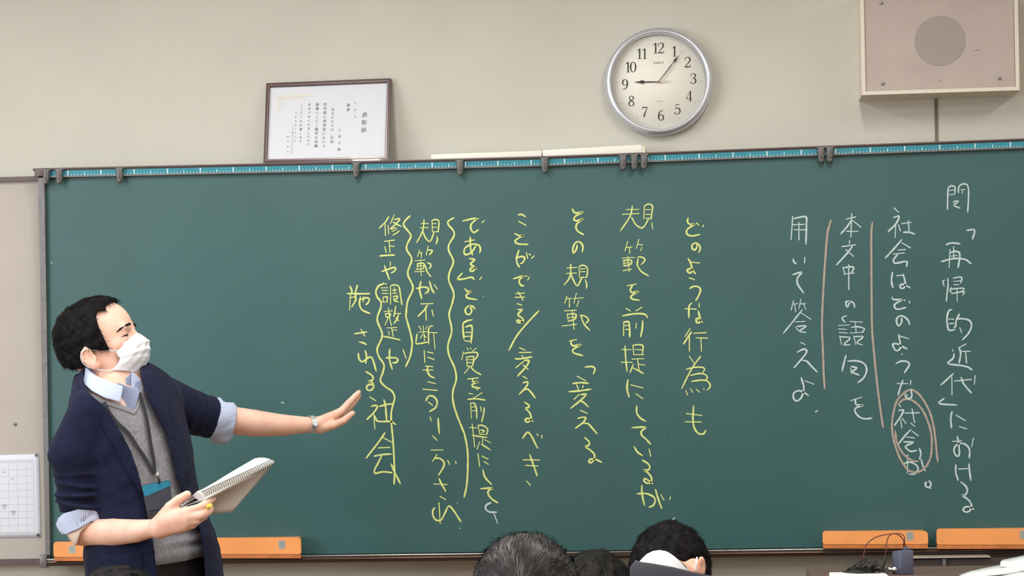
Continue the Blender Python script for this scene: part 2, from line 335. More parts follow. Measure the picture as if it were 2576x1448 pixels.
# ---- chalk writing: traced in board space. tile origin (photo px) and strokes at 4.8267x ----
CHALK = r'''
@y 860 500
570,215 530,280 455,355/525,295 530,445/562,320 570,425/635,195 590,300/630,248 703,245 660,300 585,368/620,280 670,310 725,335/655,345 605,368/668,362 610,398/700,385 665,415 620,440
520,515 640,500/575,512 585,650/585,568 635,578/523,582 540,650/460,692 550,685 642,682
485,882 560,855 640,832 655,850 635,880 600,897/590,765 588,815/518,810 545,890 578,980
500,1022 545,1035/475,1080 560,1078/490,1110 555,1112/490,1148 565,1148/500,1195 505,1252/505,1193 552,1190 548,1240/495,1252 558,1250/592,1055 592,1280/592,1055 640,1045 688,1058 710,1150 730,1288/612,1110 668,1105/640,1078 642,1140/610,1148 668,1145/628,1180 634,1240/632,1182 678,1182 665,1212 635,1232 690,1252
98,1060 122,1110 118,1150/190,1045 165,1150 168,1230 120,1312/65,1148 200,1152 340,1150/105,1165 95,1345/105,1197 160,1190/228,1190 215,1270 245,1345 345,1392/240,1220 300,1200 333,1215 320,1260 290,1285/262,1190 262,1250
1000,250 985,380 960,440 910,530/965,300 1050,300/950,352 1050,348/985,395 1015,470 1070,517 1120,410/1095,260 1100,400/1098,262 1135,250 1178,268 1170,405/1105,300 1148,300/1105,345 1152,345/1100,402 1168,398/1155,455 1162,495 1145,548
945,620 920,700/938,652 978,655/965,655 965,718/1050,575 1025,682/1035,622 1100,628 1062,682/888,752 1012,742/915,785 920,845/915,788 997,785 990,840/920,815 992,812/900,858 995,848/885,885 1002,880/955,745 965,932/1035,775 1075,790 1080,820 1060,850/1010,800 1035,880 1082,945
905,1088 1000,1070 1050,1088 1045,1125 1010,1148/960,1000 945,1100 970,1212/1065,1000 1090,1090 1120,1142/1118,1042 1135,1056/1142,1065 1158,1095
960,1275 1107,1270/1040,1290 1000,1350 925,1425/1018,1330 1026,1472/1095,1350 1112,1422
@y 860 780
512,18 615,5/568,-30 580,90/528,42 536,82/530,45 588,40 583,76 536,82/565,85 525,180/578,90 604,188/655,-50 640,40 630,78/650,40 718,40/690,50 670,110 630,165/655,90 692,130/550,215 668,210/605,215 625,318/620,242 670,240/568,258 577,300/500,315 600,335 708,360
535,578 600,575 660,580 682,605 660,633 615,638/582,470 580,600 612,715/745,480 780,582
155,285 225,275 302,263/232,230 278,312/210,385 260,395 300,417
200,520 210,590 245,625 290,600 340,568 370,582 418,738/285,490 300,560 290,645
290,745 345,775 380,812 368,850 322,862 372,882 386,930 355,970 312,965 303,925 340,900 378,915
340,1052 410,1096
355,1165 420,1155 430,1175 390,1240 305,1325/388,1260 402,1440/400,1280 430,1342 520,1350 600,1352 655,1386/455,1167 540,1145 612,1135/512,1085 530,1160 545,1340
935,192 965,238/988,190 1005,372/1040,190 1018,228/935,265 1042,260/915,285 900,385 908,408 1050,385/982,290 955,340/1000,300 1025,332/1105,190 1075,195 1055,230 1055,408/1060,270 1160,273/1115,285 1132,468
1000,490 1010,632/1040,505 1110,521/1045,570 1122,599
1015,676 1106,684/985,725 1106,725/1045,680 1040,735 1070,795 1126,822
1045,868 1137,890/985,958 1158,973
1020,1100 1052,1045 1105,1042 1155,1098 1142,1175 1065,1230/1052,1115 1100,1152
1070,1295 1086,1342/1170,1310 1175,1400 1185,1495
@y 860 1040
525,230 450,340 295,540/490,285 605,345/445,415 585,408/390,515 500,495 605,490/485,510 440,600 395,690 402,722 500,705 610,715
1105,270 1155,322
1085,440 1227,440/1155,495 1100,580/1122,545 1180,540 1235,580 1240,630 1175,747/1285,565 1310,617/1380,580 1388,605
1120,852 1277,860/1180,785 1210,850 1262,942/1190,1000 1260,1042
1130,1140 1105,1175 1110,1245 1145,1290 1205,1290 1250,1210 1300,1120 1350,1165 1447,1312/1180,1080 1195,1332
@y 1100 500
310,268 475,238 412,310 412,375 445,408 500,375/545,290 570,265/490,240 505,238
335,520 452,498/402,465 405,600 430,682/470,568 420,645 350,678 325,650 345,590 430,550 500,560 525,605 515,655
390,725 455,738 405,790 455,830 440,872 405,875 403,848 435,830 475,855
305,900 262,948 250,975 330,970 420,952 450,980/515,980 540,948
335,1090 370,1125 415,1123 355,1165 362,1200 480,1222
395,1302 418,1350 402,1395 368,1402 342,1370 350,1325 395,1298 440,1310 455,1338
985,195 1025,188 1070,218/990,272 1078,322
940,420 1000,447 1050,440 965,490 945,520 985,546 1102,552
955,718 1040,700 1062,722 1040,770 1010,787/992,620 965,720 970,780 1000,828/1085,655 1097,722/1115,668 1132,684/1145,720 1176,693
925,970 1050,935 1000,980 1000,1025 1028,1055 1052,1050/1068,935 1092,940/1098,985 1118,950
955,1150 1058,1143/945,1195 1062,1192/985,1130 1042,1228/970,1272 1028,1289
980,1345 1032,1343 980,1405 1035,1450 1042,1485 1002,1503 968,1490 978,1468 1045,1503
@y 1100 780
425,115 360,130 315,165 325,350/340,205 420,190 410,400/345,268 405,268/335,320 400,315/335,370 410,380
360,455 382,482/405,455 412,472/475,460 430,497/320,505 297,605/330,525 400,513 482,515 490,550 460,602/355,565 366,682/360,570 442,565 430,680/370,600 430,600/370,635 430,635/365,682 430,676/395,685 330,767/410,690 450,735 532,782
370,835 497,820/435,830 432,868 497,868 425,902 432,928 522,945/480,960 490,962
385,1010 430,1016/545,1000 430,1072/370,1080 480,1075 586,1090/405,1120 415,1312/410,1130 450,1128 475,1200 480,1312/420,1175 462,1170/425,1220 466,1215/525,1170 537,1230/570,1180 565,1250 540,1352
@y 1100 1040
425,125 455,407/395,168 480,172/425,258 500,275 607,288/495,138 518,250/495,140 560,145 612,190 602,250/525,195 575,210 540,230/520,250 605,252/553,300 550,368/575,315 645,352/515,340 485,430/535,370 580,397 647,440
495,485 515,640/545,515 617,552/570,582 622,613
555,680 580,770 660,858
525,910 678,903 622,935 620,980 670,1040 737,1082
@y 1100 780
1235,5 1080,170 960,320 870,487
1000,455 1066,483/998,513 1141,510/945,588 1000,590 1150,566/1030,545 1040,577/1050,620 955,697/1060,608 1112,610 1090,670 975,800/1045,663 1105,720
1042,800 1090,832/1040,880 1100,870 1080,930 995,1020/1055,968 1100,958 1150,1010 1190,1066
1060,1115 1110,1150 1115,1175 1075,1190 1120,1240 1140,1310 1112,1355 1078,1352 1070,1322 1110,1315 1166,1350
@y 1100 1040
1035,300 1105,225 1220,420/1210,245 1226,266/1270,260 1272,297
1045,560 1242,562/1075,628 1222,635/1122,495 1160,600 1215,757
1085,818 1132,868
@y 1390 500
240,120 272,170 370,157 280,210 260,252 300,266 370,242 300,300 285,350 310,395 378,435
300,560 290,610 255,660 248,600 278,535 325,520 367,570 362,647
220,790 220,900 200,970 140,1045/175,840 295,832/165,905 292,900/225,905 250,980 302,1055 350,970 372,945/322,815 330,952/325,820 370,805 418,832 425,880 415,955/340,850 398,848/340,885 396,882/330,957 415,952/395,980 415,1030 412,1086
912,518 880,632/895,590 965,585/935,595 938,662/1048,490 1018,602/1035,550 1092,560/1085,590 1070,627/845,720 997,710/862,745 870,817/862,750 955,745 955,790 875,815/870,780 950,775/855,872 962,852/915,695 930,887/1035,705 1095,710 1122,740 1100,775 1075,797/1040,722 1030,800 1078,880 1167,934
910,1055 1017,1033/975,1045 945,1100 962,1137 1042,1123 950,1185 970,1215 1056,1230
895,1330 945,1358/1085,1315 1015,1358
970,85 950,190 900,280 825,387/895,130 1045,128/848,188 1050,178/960,225 1015,315 1080,354 1112,335 1165,245/1115,85 1110,237/1118,85 1165,63 1212,85 1208,160 1195,250/1130,130 1187,130/1130,190 1190,188/1128,236 1190,238/1205,290 1216,362
@y 1390 780
175,-171 150,-86/165,-136 235,-146/205,-131 205,-36/290,-206 260,-86/255,-141 375,-151/320,-116 295,-46/145,7 290,-1/178,45 193,137/180,48 282,48 275,105 198,132/195,88 275,84/115,192 292,170/240,5 262,235/335,60 400,75 437,115 405,162/345,75 385,170 452,242
205,375 292,355/240,360 225,400 252,432 345,415 245,480 257,516 367,551
395,688 490,685 516,715 495,772
300,800 402,856/245,890 340,878 437,886/295,905 316,966/375,912 365,942/200,988 330,978 466,958/325,1020 260,1082/340,1025 407,1020 350,1085 220,1190/335,1095 380,1120 434,1171
340,1215 422,1251/308,1312 370,1298 405,1306 370,1362 278,1432/370,1372 430,1376 490,1440 542,1498
850,68 1000,43 1120,50 1157,92/865,140 862,307/865,145 922,140 935,200 937,326/880,185 928,182/888,235 932,230/1018,158 1012,216/1095,125 1090,220 1070,322
880,430 890,600 905,742/840,475 955,478/835,630 967,632/975,425 987,540/975,425 1040,418 1097,430 1090,532/1000,475 1082,480/985,540 1111,538/965,592 1111,587/1032,595 1050,722/1045,655 1121,665/980,655 960,710 940,757/975,700 1040,730 1106,771
915,840 905,950 930,1052/950,905 1096,942/1015,1015 1096,1073
1022,1160 1025,1250 1070,1310 1130,1346
@y 1390 1020
390,385 445,440 440,480 400,495 460,540 507,590 505,650 470,690 443,683 455,650 520,650 597,687
965,265 1135,263 1080,310 1085,360 1130,400 1191,466
990,495 1030,560 1091,606/1172,525 1191,611
1090,660 1155,700 1182,740 1160,780 1110,780 1165,820 1202,880 1190,935 1140,937 1108,905 1125,885 1170,910 1216,946
1028,1068 1130,1065 1220,1100 1247,1150 1220,1210 1170,1230/1085,965 1085,1060 1116,1206/1250,1015 1280,1120 1327,1250/1315,1080 1352,1142/1430,1105 1426,1136
@w 1390 1020
1482,1358 1450,1402
@y 1680 540
245,40 240,90 275,115 327,110 250,165 225,205 245,245 300,256 387,240/350,98 376,128/435,125 425,146
350,360 350,400 325,427 295,405 300,360 340,343 380,370 394,410 375,456
245,530 275,580 292,660 280,705 247,697 238,668 270,655 300,675 337,717/290,575 386,586
260,765 322,786/265,895 310,870 370,875 397,910 375,980 340,1041
210,1140 347,1145/290,1070 260,1105 255,1251/380,1075 382,1121/370,1165 385,1230 397,1280 380,1310 350,1305 350,1258 380,1265 421,1306
@y 1680 820
270,30 210,127/287,70 240,140 190,217/262,130 262,302/315,85 466,79/345,142 482,146/402,155 409,302
260,365 317,447/400,365 320,470 240,610 170,757/225,522 320,500 420,500 447,520 425,562/270,600 380,575 450,585 480,620 460,652/285,672 400,655 475,665 514,710 505,750 475,777/220,780 239,836/275,758 302,804/345,765 387,803/437,755 440,773
313,965 305,1130 320,1230 370,1300 430,1307 461,1265/225,1060 411,1083/213,1160 402,1163
@w 1100 1040
655,1078 600,1105 585,1150 630,1190 722,1195/690,1215 731,1327
@w 1960 530
165,70 145,352/180,97 240,80 327,75 332,150 325,402/160,170 307,165/180,230 317,230/240,140 240,352
170,585 180,620 206,642/312,565 308,632
165,775 272,746 220,820 225,890 297,997
175,1090 145,1207/160,1135 226,1125/190,1130 200,1227/265,1070 240,1187/260,1130 321,1125/300,1130 320,1197/280,1200 170,1340 50,1487/260,1235 387,1317/190,1348 311,1341/200,1413 240,1458/215,1403 330,1398 250,1458 327,1478
882,35 870,317/815,100 927,75/880,110 820,200 745,282/895,120 992,197/820,250 957,250
855,362 852,397/762,435 927,412/890,430 830,510 695,657/808,470 902,552
775,685 797,767/785,690 897,680 905,700 875,758/790,768 912,755/845,655 845,957
850,1100 850,1130 825,1167 812,1105 870,1103 905,1125 916,1172
820,1272 765,1300 800,1355/720,1391 852,1385/720,1433 817,1438/730,1475 827,1483/735,1518 757,1623/745,1528 861,1543 785,1623 861,1625/860,1343 1011,1351/925,1358 935,1478/875,1413 960,1408 1036,1433 1010,1468/865,1483 1021,1475/905,1518 930,1623/915,1528 1021,1528 945,1598 1011,1628
@w 1960 800
265,295 317,320/220,412 300,375 335,395 310,450 180,602/285,512 330,518 400,590 461,652
268,720 300,850 270,960 215,1005 175,970 182,905 240,880 300,900 357,939/315,760 422,801
440,1135 465,1122
812,450 790,530 765,642/835,520 960,520 1040,560 1062,640 1020,730 955,782/868,605 880,672/873,585 942,605 890,650 972,691
870,1000 1002,958/925,985 935,1048 1017,1055 930,1090 920,1130 970,1195 1040,1220 1127,1212
@w 2200 440
235,400 291,452/230,515 297,500 260,590 165,687/258,590 250,757/290,605 313,677/330,590 442,575/410,555 420,692/350,695 420,695 487,717
330,785 240,890 130,1007/335,825 437,884/285,910 377,905/230,960 362,945/280,965 230,1030 247,1070 390,1050 388,1112
218,1180 205,1290 223,1367/268,1222 357,1215/345,1205 370,1290 365,1360 327,1377 308,1342 340,1325 431,1367
900,140 890,190 885,422/895,155 935,130 977,150 970,237/905,190 967,180/910,240 962,235/1018,217 1025,140 1075,108 1127,125 1142,220 1130,452/1050,180 1097,175/1067,180 1065,222/955,325 972,362/960,320 1017,320 965,368 1037,402
1120,672 1212,668 1190,777
870,845 930,825 1037,835/915,905 905,1117/915,945 980,925 1032,950 1015,1127/960,870 962,1002/930,985 1000,975/810,1050 960,1015 1100,1025 1172,1077
850,1275 830,1290 845,1352/890,1250 892,1350 880,1440 872,1532/955,1252 1047,1238 1060,1255 1045,1312/960,1290 1047,1285/960,1330 1022,1330/930,1365 918,1410 940,1425/925,1385 1082,1375 1070,1412/935,1440 1087,1415 1070,1457/1000,1385 1003,1532
@w 2200 730
215,80 225,110 332,115 250,165 243,205 280,230 382,208/355,118 372,122/418,130 426,156
325,335 330,380 295,430 268,390 275,335 320,308 380,335 410,370 427,417
292,535 310,640 315,700 270,732 235,700 223,652 280,650 330,680 397,710/310,555 412,586
325,772 338,776/260,888 320,860 395,865 422,900 360,1002
275,1130 402,1132/345,1090 315,1170 285,1272/440,1095 435,1142/438,1195 452,1280 430,1312 390,1305 370,1262 400,1275
940,232 905,245 880,320 885,430 905,482 977,478/900,348 962,350/905,405 962,400/1030,285 990,370 985,430 965,457/1000,345 1080,345 1155,370 1177,430 1140,520 1065,602/1035,455 1056,512
950,720 950,737/965,765 955,820 890,885 1040,910 1130,930 1187,967/1110,650 1025,695/1025,690 1045,770 1025,882/1060,740 1162,738/1105,750 1117,882
955,1010 880,1080 805,1147/938,1050 940,1267/970,1100 1177,1080/1050,1055 1080,1130 1177,1247/1220,1035 1212,1137
845,1310 780,1370 997,1391
@w 2200 1000
300,90 315,108/290,155 350,150 320,220 240,337/315,265 331,362/335,250 381,312/370,185 542,182/455,135 486,302/440,310 491,347
440,385 370,460 285,567/455,405 532,462/390,475 487,488/350,535 472,540 375,590 400,625 440,650 512,640
545,615 562,680 545,747/565,745 585,820 612,887/400,690 400,912/350,800 430,780 510,820 527,870 480,925 420,925
650,1010 618,1035 625,1075 660,1087 686,1050 660,1010 640,1015/655,1085 681,1098
940,165 925,250 935,367/990,210 1101,277/1030,350 1117,376
945,530 1057,522/1005,465 1020,560 1030,680 1010,710 975,680 965,620 1010,560 1090,560 1150,620 1150,732/1200,490 1180,597
988,810 985,900 1015,1002/1020,865 1132,858/1145,800 1155,900 1169,1002
1045,1020 1105,1070 1127,1120 1105,1175 1065,1185 1130,1230 1177,1300 1160,1365 1115,1387 1078,1367 1090,1332 1150,1320 1206,1356
'''
# long lines in plain photo px
CHALK_LINES = r'''
@y
965.7,713.4 953,718.6 946,732 949,746.5 958.4,759 957.4,775.5 950.5,794 949.5,807 961.5,838 959.5,852.5 949,877.4 953,896 966,916.7 963.6,935.4 957,956 967.7,970.6 986.4,984 993,999.6 988.5,1018 984.3,1039 985.3,1070 988.5,1102 991.6,1154 992.6,1185 991.6,1217
984.3,1166.4 994.7,1191 1007.5,1216
1032,542.5 1018.5,556 1015.4,566 1025.7,579.8 1034,593 1023.7,616 1023.7,628.5 1036,651 1026.8,680 1026.8,692.7 1039.2,723.8 1025.7,757 1021.6,790 1021.6,796.6 1032,834 1037,863 1032,896 1020.6,922
1141.8,547.7 1127.3,557 1128.3,565.3 1139.7,578.7 1142.8,591.2 1129.3,616 1129.3,630.5 1140.7,657.5 1130.4,686.5 1129.3,705 1141.8,738 1137.6,763 1130.4,786 1130.4,796.6 1136.6,831.8 1127.3,867 1129.3,891.9 1143.8,925 1148,952 1139.7,983 1139.7,1008 1148,1039 1162.5,1076 1168.7,1091.8 1176,1131 1177,1174.7 1173.9,1222 1167.7,1250
@p
2090.5,552.8 2082,584 2076,654 2071.9,716.5 2068.8,778.6 2067.7,828.3 2069.8,872.5 2071.9,934.7 2074.4,977
2194.7,559 2192,581.8 2192,654.3 2192.5,737 2193.7,828 2198.3,882.9 2206.5,965.7 2215.9,1038 2221.5,1074.5
2260,1016.6 2270,1006 2283,1003 2299,1009 2318,1027 2332.6,1056 2342,1087 2344,1116 2341,1149 2328.5,1174 2310,1186.5 2289,1184.4 2270.4,1163.7 2256,1132.6 2246.6,1099.4 2243.5,1068.4 2247.7,1037.3 2256,1008.3 2268.4,993.2 2282.9,981.8 2296.3,980.7 2312.9,992.7 2324.3,1008.3 2336.7,1031 2346,1060 2352.3,1097.4 2355.4,1128.5 2359,1161.6
2251.8,1082.9 2256,1111.9 2270.4,1138.8 2287,1153.3 2299.4,1159.5 2309.8,1159.5
'''
# ------------------------------------------------------------------ chalk strokes on the board
def chalk_mat(name, rgb, rgb2):
    M = mat(name, rgb, 0.9, rgb2=rgb2, vscale=420, spec=0.1)
    return M
M_CH = {'y': chalk_mat('yellow_chalk', (230, 238, 146), (196, 212, 138)), 'w': chalk_mat('white_chalk', (214, 230, 230), (168, 192, 190)), 'p': chalk_mat('pale_pink_chalk', (196, 178, 166), (150, 142, 132))}
rng = np.random.RandomState(3)
chalk_i = [0]
def ribbon(P2, w, V, F):
    """P2: list of (x, z) board points"""
    P = catmull(P2, 5); n = len(P); yy = -0.0010 - 0.000012 * (chalk_i[0] % 60); chalk_i[0] += 1
    L = np.cumsum([0] + [np.linalg.norm(P[i + 1] - P[i]) for i in range(n - 1)])
    b = len(V)
    for i in range(n):
        t = P[min(i + 1, n - 1)] - P[max(i - 1, 0)]; t = t / (np.linalg.norm(t) + 1e-9)
        nn = np.array([-t[1], t[0]])
        e = min(L[i], L[-1] - L[i]); k = 0.62 + 0.38 * min(1, e / .006)
        ww = w * k * (1 + 0.10 * math.sin(L[i] * 160 + chalk_i[0]) + rng.uniform(-.05, .05))
        for s in (-1, 1):
            q = P[i] + nn * s * ww / 2; V.append((q[0], yy, q[1]))
    for i in range(n - 1):
        a = b + 2 * i; F.append((a, a + 1, a + 3, a + 2))
    # rounded ends
    for end, sgn in ((0, -1), (n - 1, 1)):
        t = P[min(end + 1, n - 1)] - P[max(end - 1, 0)]; t = t / (np.linalg.norm(t) + 1e-9); nn = np.array([-t[1], t[0]])
        r = w * 0.31; c = P[end]; idx = []
        for k in range(5):
            a = -math.pi / 2 + math.pi * k / 4
            q = c + t * sgn * math.cos(a) * r + nn * math.sin(a) * r
            idx.append(len(V)); V.append((q[0], yy, q[1]))
        F.append(tuple(idx))
S_ = 1448 / 300.0
col, ox, oy = 'y', 0, 0
WID = {'y': .0053, 'w': .0052, 'p': .0060}
for line in CHALK.strip().splitlines():
    if line.startswith('@'):
        c_, a_, b_ = line[1:].split(); col, ox, oy = c_, float(a_), float(b_); continue
    V, F = [], []
    npt = line.count('/') + 1
    for st in line.split('/'):
        P = []
        for q in st.split():
            x, y = q.split(','); w_ = at(ox + float(x) / S_, oy + float(y) / S_); P.append((w_[0], w_[2]))
        if len(P) == 1: P.append((P[0][0] + .003, P[0][1] - .003))
        P = [np.array(p) for p in P]
        ribbon(P, WID[col] * (0.84 if npt > 8 else 1.0), V, F)
    mesh('chalk_character', V, F, M_CH[col], board)
for line in CHALK_LINES.strip().splitlines():
    if line.startswith('@'): col = line[1:].strip(); continue
    V, F = [], []
    P = [at(float(q.split(',')[0]), float(q.split(',')[1])) for q in line.split()]
    ribbon([np.array((p[0], p[2])) for p in P], WID[col] * 1.04, V, F)
    o = mesh('chalk_line', V, F, M_CH[col], board)
    o['label'] = {'y': 'yellow chalk side line', 'p': 'pale pink chalk side line or ring'}[col]
# small chalk specks
V, F = [], []
for (x, y, r) in ((130, 661, 2.2), (710, 1012, 3), (1157, 1328, 2), (1150, 1265, 1.6), (1690, 1090, 1.2), (715, 1014, 1.6), (1215, 745, 1.5)):
    p = at(x, y); b = len(V); rr = r / 850
    for k in range(7):
        a = k / 7 * 6.283; q = rr * (1 + .3 * math.sin(k * 2.3)); V.append((p[0] + q * math.cos(a), -.001, p[2] + .7 * q * math.sin(a)))
    F.append(tuple(range(b, b + 7)))
mesh('chalk_specks', V, F, M_CH['w'], board, kind='stuff')

# ------------------------------------------------------------------ clips hanging on the top rail
M_CLIP = mat('clip_grey', (104, 102, 100), 0.42, var=0.25, vscale=220, metal=.2)
M_CLIPB = mat('clip_button', (176, 188, 182), 0.35)
def make_clip():
    e = empty('hanging_clip', (0, 0, 0))
    bm = bmesh.new()
    add_box(bm, (-.0135, -.006, -.001), (.0135, .016, .003))
    bm_obj('top_flange', bm, M_CLIP, e, bevel=.0012, smooth=True, world=False)
    bm = bmesh.new()
    # tapered tongue with rounded end
    P = [(-.0115, 0), (-.0105, -.020), (-.0095, -.036), (-.006, -.043), (0, -.0455), (.006, -.043), (.0095, -.036), (.0105, -.020), (.0115, 0)]
    a = [bm.verts.new((x, -.004, z)) for x, z in P]; b = [bm.verts.new((x * .72, -.012, z * .96)) for x, z in P]
    bm.faces.new(b[::-1]); bm.faces.new(a)
    for i in range(len(P)): bm.faces.new((a[i], a[(i + 1) % 9], b[(i + 1) % 9], b[i]))
    bm_obj('clip_body', bm, M_CLIP, e, bevel=.0012, smooth=True, world=False)
    box('clip_ridge', (-.003, -.0145, -.030), (.003, -.011, -.004), M_CLIP, e, bevel=.001, world=False)
    cyl('button', (0, -.0165, -.037), (0, -.011, -.037), .0038, M_CLIPB, e, n=12, world=False)
    return e
def copy_tree(o, parent=None):
    c = o.copy(); COL.objects.link(c)
    if parent: c.parent = parent; c.matrix_parent_inverse = o.matrix_parent_inverse.copy()
    for ch in [x for x in bpy.data.objects if x.parent == o]: copy_tree(ch, c)
    return c
clipx = [(118, 'at the far left end of the rail'), (150, 'second from the left end'), (302, 'third from the left, above the empty board'), (897, 'under the right corner of the framed certificate'),
         (1157, 'under the left white bar'), (1370, 'under the joint of the two white bars'), (1568, 'left one of a row of three'), (1596, 'middle one of a row of three'), (1621, 'right one of a row of three'), (2066, 'left one of the pair'), (2088, 'right one of the pair')]
proto = make_clip()
for i, (cx, where) in enumerate(clipx):
    o = proto if i == 0 else copy_tree(proto)
    if i == 1: pass
    p = at(cx, 420, -.016)
    o.location = (p[0], -.0165, zt_line(p[0]) + .0175)
    o.rotation_euler = (0, math.radians([2, -1, 0, 1, -3, -2, 0, -1, 2, 0, 2][i]), 0)
    tag(o, 'grey plastic hanging clip on the board rail, ' + where, 'clip', 'grey clips on the board rail')
    ORIG[o.name] = Vector(o.location)
    if i not in (3, 6, 7, 9):
        for ch in o.children_recursive:
            if ch.name.startswith('button'): ch.material_slots[0].link = 'OBJECT'; ch.material_slots[0].material = M_CLIP

# ------------------------------------------------------------------ orange boxes stuck along the bottom of the board
M_OR = mat('orange_enamel', (252, 166, 98), 0.38, var=0.06, vscale=9)
M_ORD = mat('orange_wood_edge', (196, 118, 62), 0.6, var=0.15, vscale=40)
M_STK = mat('silver_sticker', (182, 190, 186), 0.35, metal=.3)
def orange_box(x0, x1, y0, y1, label, sx=None, seed=0):
    """px extents of the face: x0..x1, y0 (top) .. y1 (bottom of face)"""
    a = at(x0, y1, -.062); b = at(x1, y1, -.062); c = at(x1, y0, -.062); d = at(x0, y0, -.062)
    zb = min(a[2], b[2]); zt = max(c[2], d[2])
    e = empty('magnetic_tray', ((a[0] + b[0]) / 2, -.03, a[2]), label, 'tray', 'orange trays along the foot of the board')
    r = .010
    pts = []
    for (cx, cz, a0, (P, Q)) in (): pass
    def rr(px0, px1, z0, z1, r):
        out = []
        for cx, cz, a0 in ((px1 - r, z1 - r, 0), (px0 + r, z1 - r, 90), (px0 + r, z0 + r * .4, 180), (px1 - r, z0 + r * .4, 270)):
            rz = r if a0 < 180 else r * .4
            for k in range(5):
                t = math.radians(a0 + 22.5 * k); out.append((cx + r * math.cos(t), cz + rz * math.sin(t)))
        return out
    H = (d[2] - a[2] + c[2] - b[2]) / 2; L = b[0] - a[0]; slope = (b[2] - a[2]) / L
    poly = rr(0, L, 0, H, r)
    prism('face_plate', poly, ((a[0], -.062, a[2]), (1, 0, slope), (0, 0, 1), (0, 1, 0)), .0145, M_OR, e, bevel=0)
    zc = max(TZ + .004, a[2]); box('magnet_block', (a[0] + .01, -.0474, zc), (b[0] - .01, -.0012, zt - .004), M_OR, e)
    prism('bottom_edge', [(.001, -.0125), (L - .001, -.0125), (L - .0005, .0), (.0005, .0)], ((a[0], -.0605, a[2]), (1, 0, slope), (0, 0, 1), (0, 1, 0)), .0125, M_ORD, e)
    if sx is not None:
        s = at(sx[0], sx[1], -.063)
        pl = rr(-.010, .010, -.012, .012, .004)
        prism('label_sticker', pl, ((s[0], -.0624, s[2]), (1, 0, .1), (-.1, 0, 1), (0, -1, 0)), .0004, M_STK, e)
        V = []; F = []
        rg = random.Random(seed)
        for k in range(3):
            for j in range(3):
                u0 = -.006 + j * .0045; z = .006 - k * .0055
                b_ = len(V); w = .0028
                V += [(s[0] + u0, -.0631, s[2] + z), (s[0] + u0 + w, -.0631, s[2] + z), (s[0] + u0 + w, -.0631, s[2] + z + .002), (s[0] + u0, -.0631, s[2] + z + .002)]
                F.append((b_, b_ + 1, b_ + 2, b_ + 3))
        mesh('sticker_print', V, F, mat('faded_print', (120, 128, 128), .6), e)
    return e
orange_box(135, 372, 1362, 1400, 'orange magnetic chalk tray at the left end of the board, partly behind the teacher', (181, 1381), 1)
orange_box(500, 757, 1352, 1393, 'orange magnetic chalk tray just right of the teacher, sticker at its right end', (709, 1369), 2)
orange_box(2070, 2335, 1335, 1368, 'orange magnetic chalk tray behind the thin brown wires, left of the pair on the right', (2289, 1348), 3)
orange_box(2357, 2640, 1329, 1369, 'orange magnetic chalk tray cut by the right edge of the picture', (2575, 1344), 4)

# ------------------------------------------------------------------ white bars lying on top of the board
M_BAR = mat('white_bar', (238, 236, 226), 0.5)
def bar(x0, x1, y0, y1, h, label, cap):
    a = at(x0, y0, -.0); b = at(x1, y1, -.0)
    e = empty('white_bar', ((a[0] + b[0]) / 2, .03, a[2]), label, 'bar', 'white bars on top of the board')
    za = zt_line(a[0]) + .0252; zb = zt_line(b[0]) + .0252
    ha, hb = h
    hexa('bar_body', [(a[0], -.004, za), (b[0], -.004, zb), (b[0], -.002, zb + hb), (a[0], -.002, za + ha), (a[0], .055, za), (b[0], .055, zb), (b[0], .053, zb + hb), (a[0], .053, za + ha)], M_BAR, e, bevel=.0035)
    if cap:
        hexa('end_cap', [(b[0], -.002, zb), (b[0] + .007, -.002, zb), (b[0] + .007, 0, zb + hb - .007), (b[0], 0, zb + hb - .004), (b[0], .05, zb), (b[0] + .007, .05, zb), (b[0] + .007, .05, zb + hb - .007), (b[0], .05, zb + hb - .004)], mat('cream_cap', (232, 226, 198), .5), e)
bar(1084, 1363, 390, 386, (.016, .019), 'white plastic bar lying on the board, the left of two end to end', False)
bar(1365, 1616, 386, 380, (.020, .0255), 'white plastic bar lying on the board, the right of two, cream end cap', True)

# ------------------------------------------------------------------ wall left of the board: pin board, trims, timetable
zt0 = at(60, 448, .05)[2]; zb0 = at(60, 1409, .05)[2]
struct(box('trim_1', (XL, .036, at(60, 455, .04)[2]), (BX0 - .002, WY, at(60, 444, .04)[2]), M_TRIM))
struct(box('trim_2', (XL, .030, at(60, 1417, .04)[2]), (BX0 - .002, WY, at(60, 1405, .04)[2]), M_TRIM))
pb = empty('pin_board', ((XL + BX0) / 2, .06, at(60, 1405, .04)[2]), 'beige pin board panel filling the wall left of the blackboard', 'panel')
box('panel', (XL + .003, .048, at(60, 1405, .04)[2]), (BX0 - .002, WY - .001, at(60, 455, .04)[2]), M_PANEL, pb)
s = at(38, 1066, .046)
cyl('screw', (s[0], .044, s[2]), (s[0], .048, s[2]), .005, M_STEEL, pb, n=12, bevel=.001)
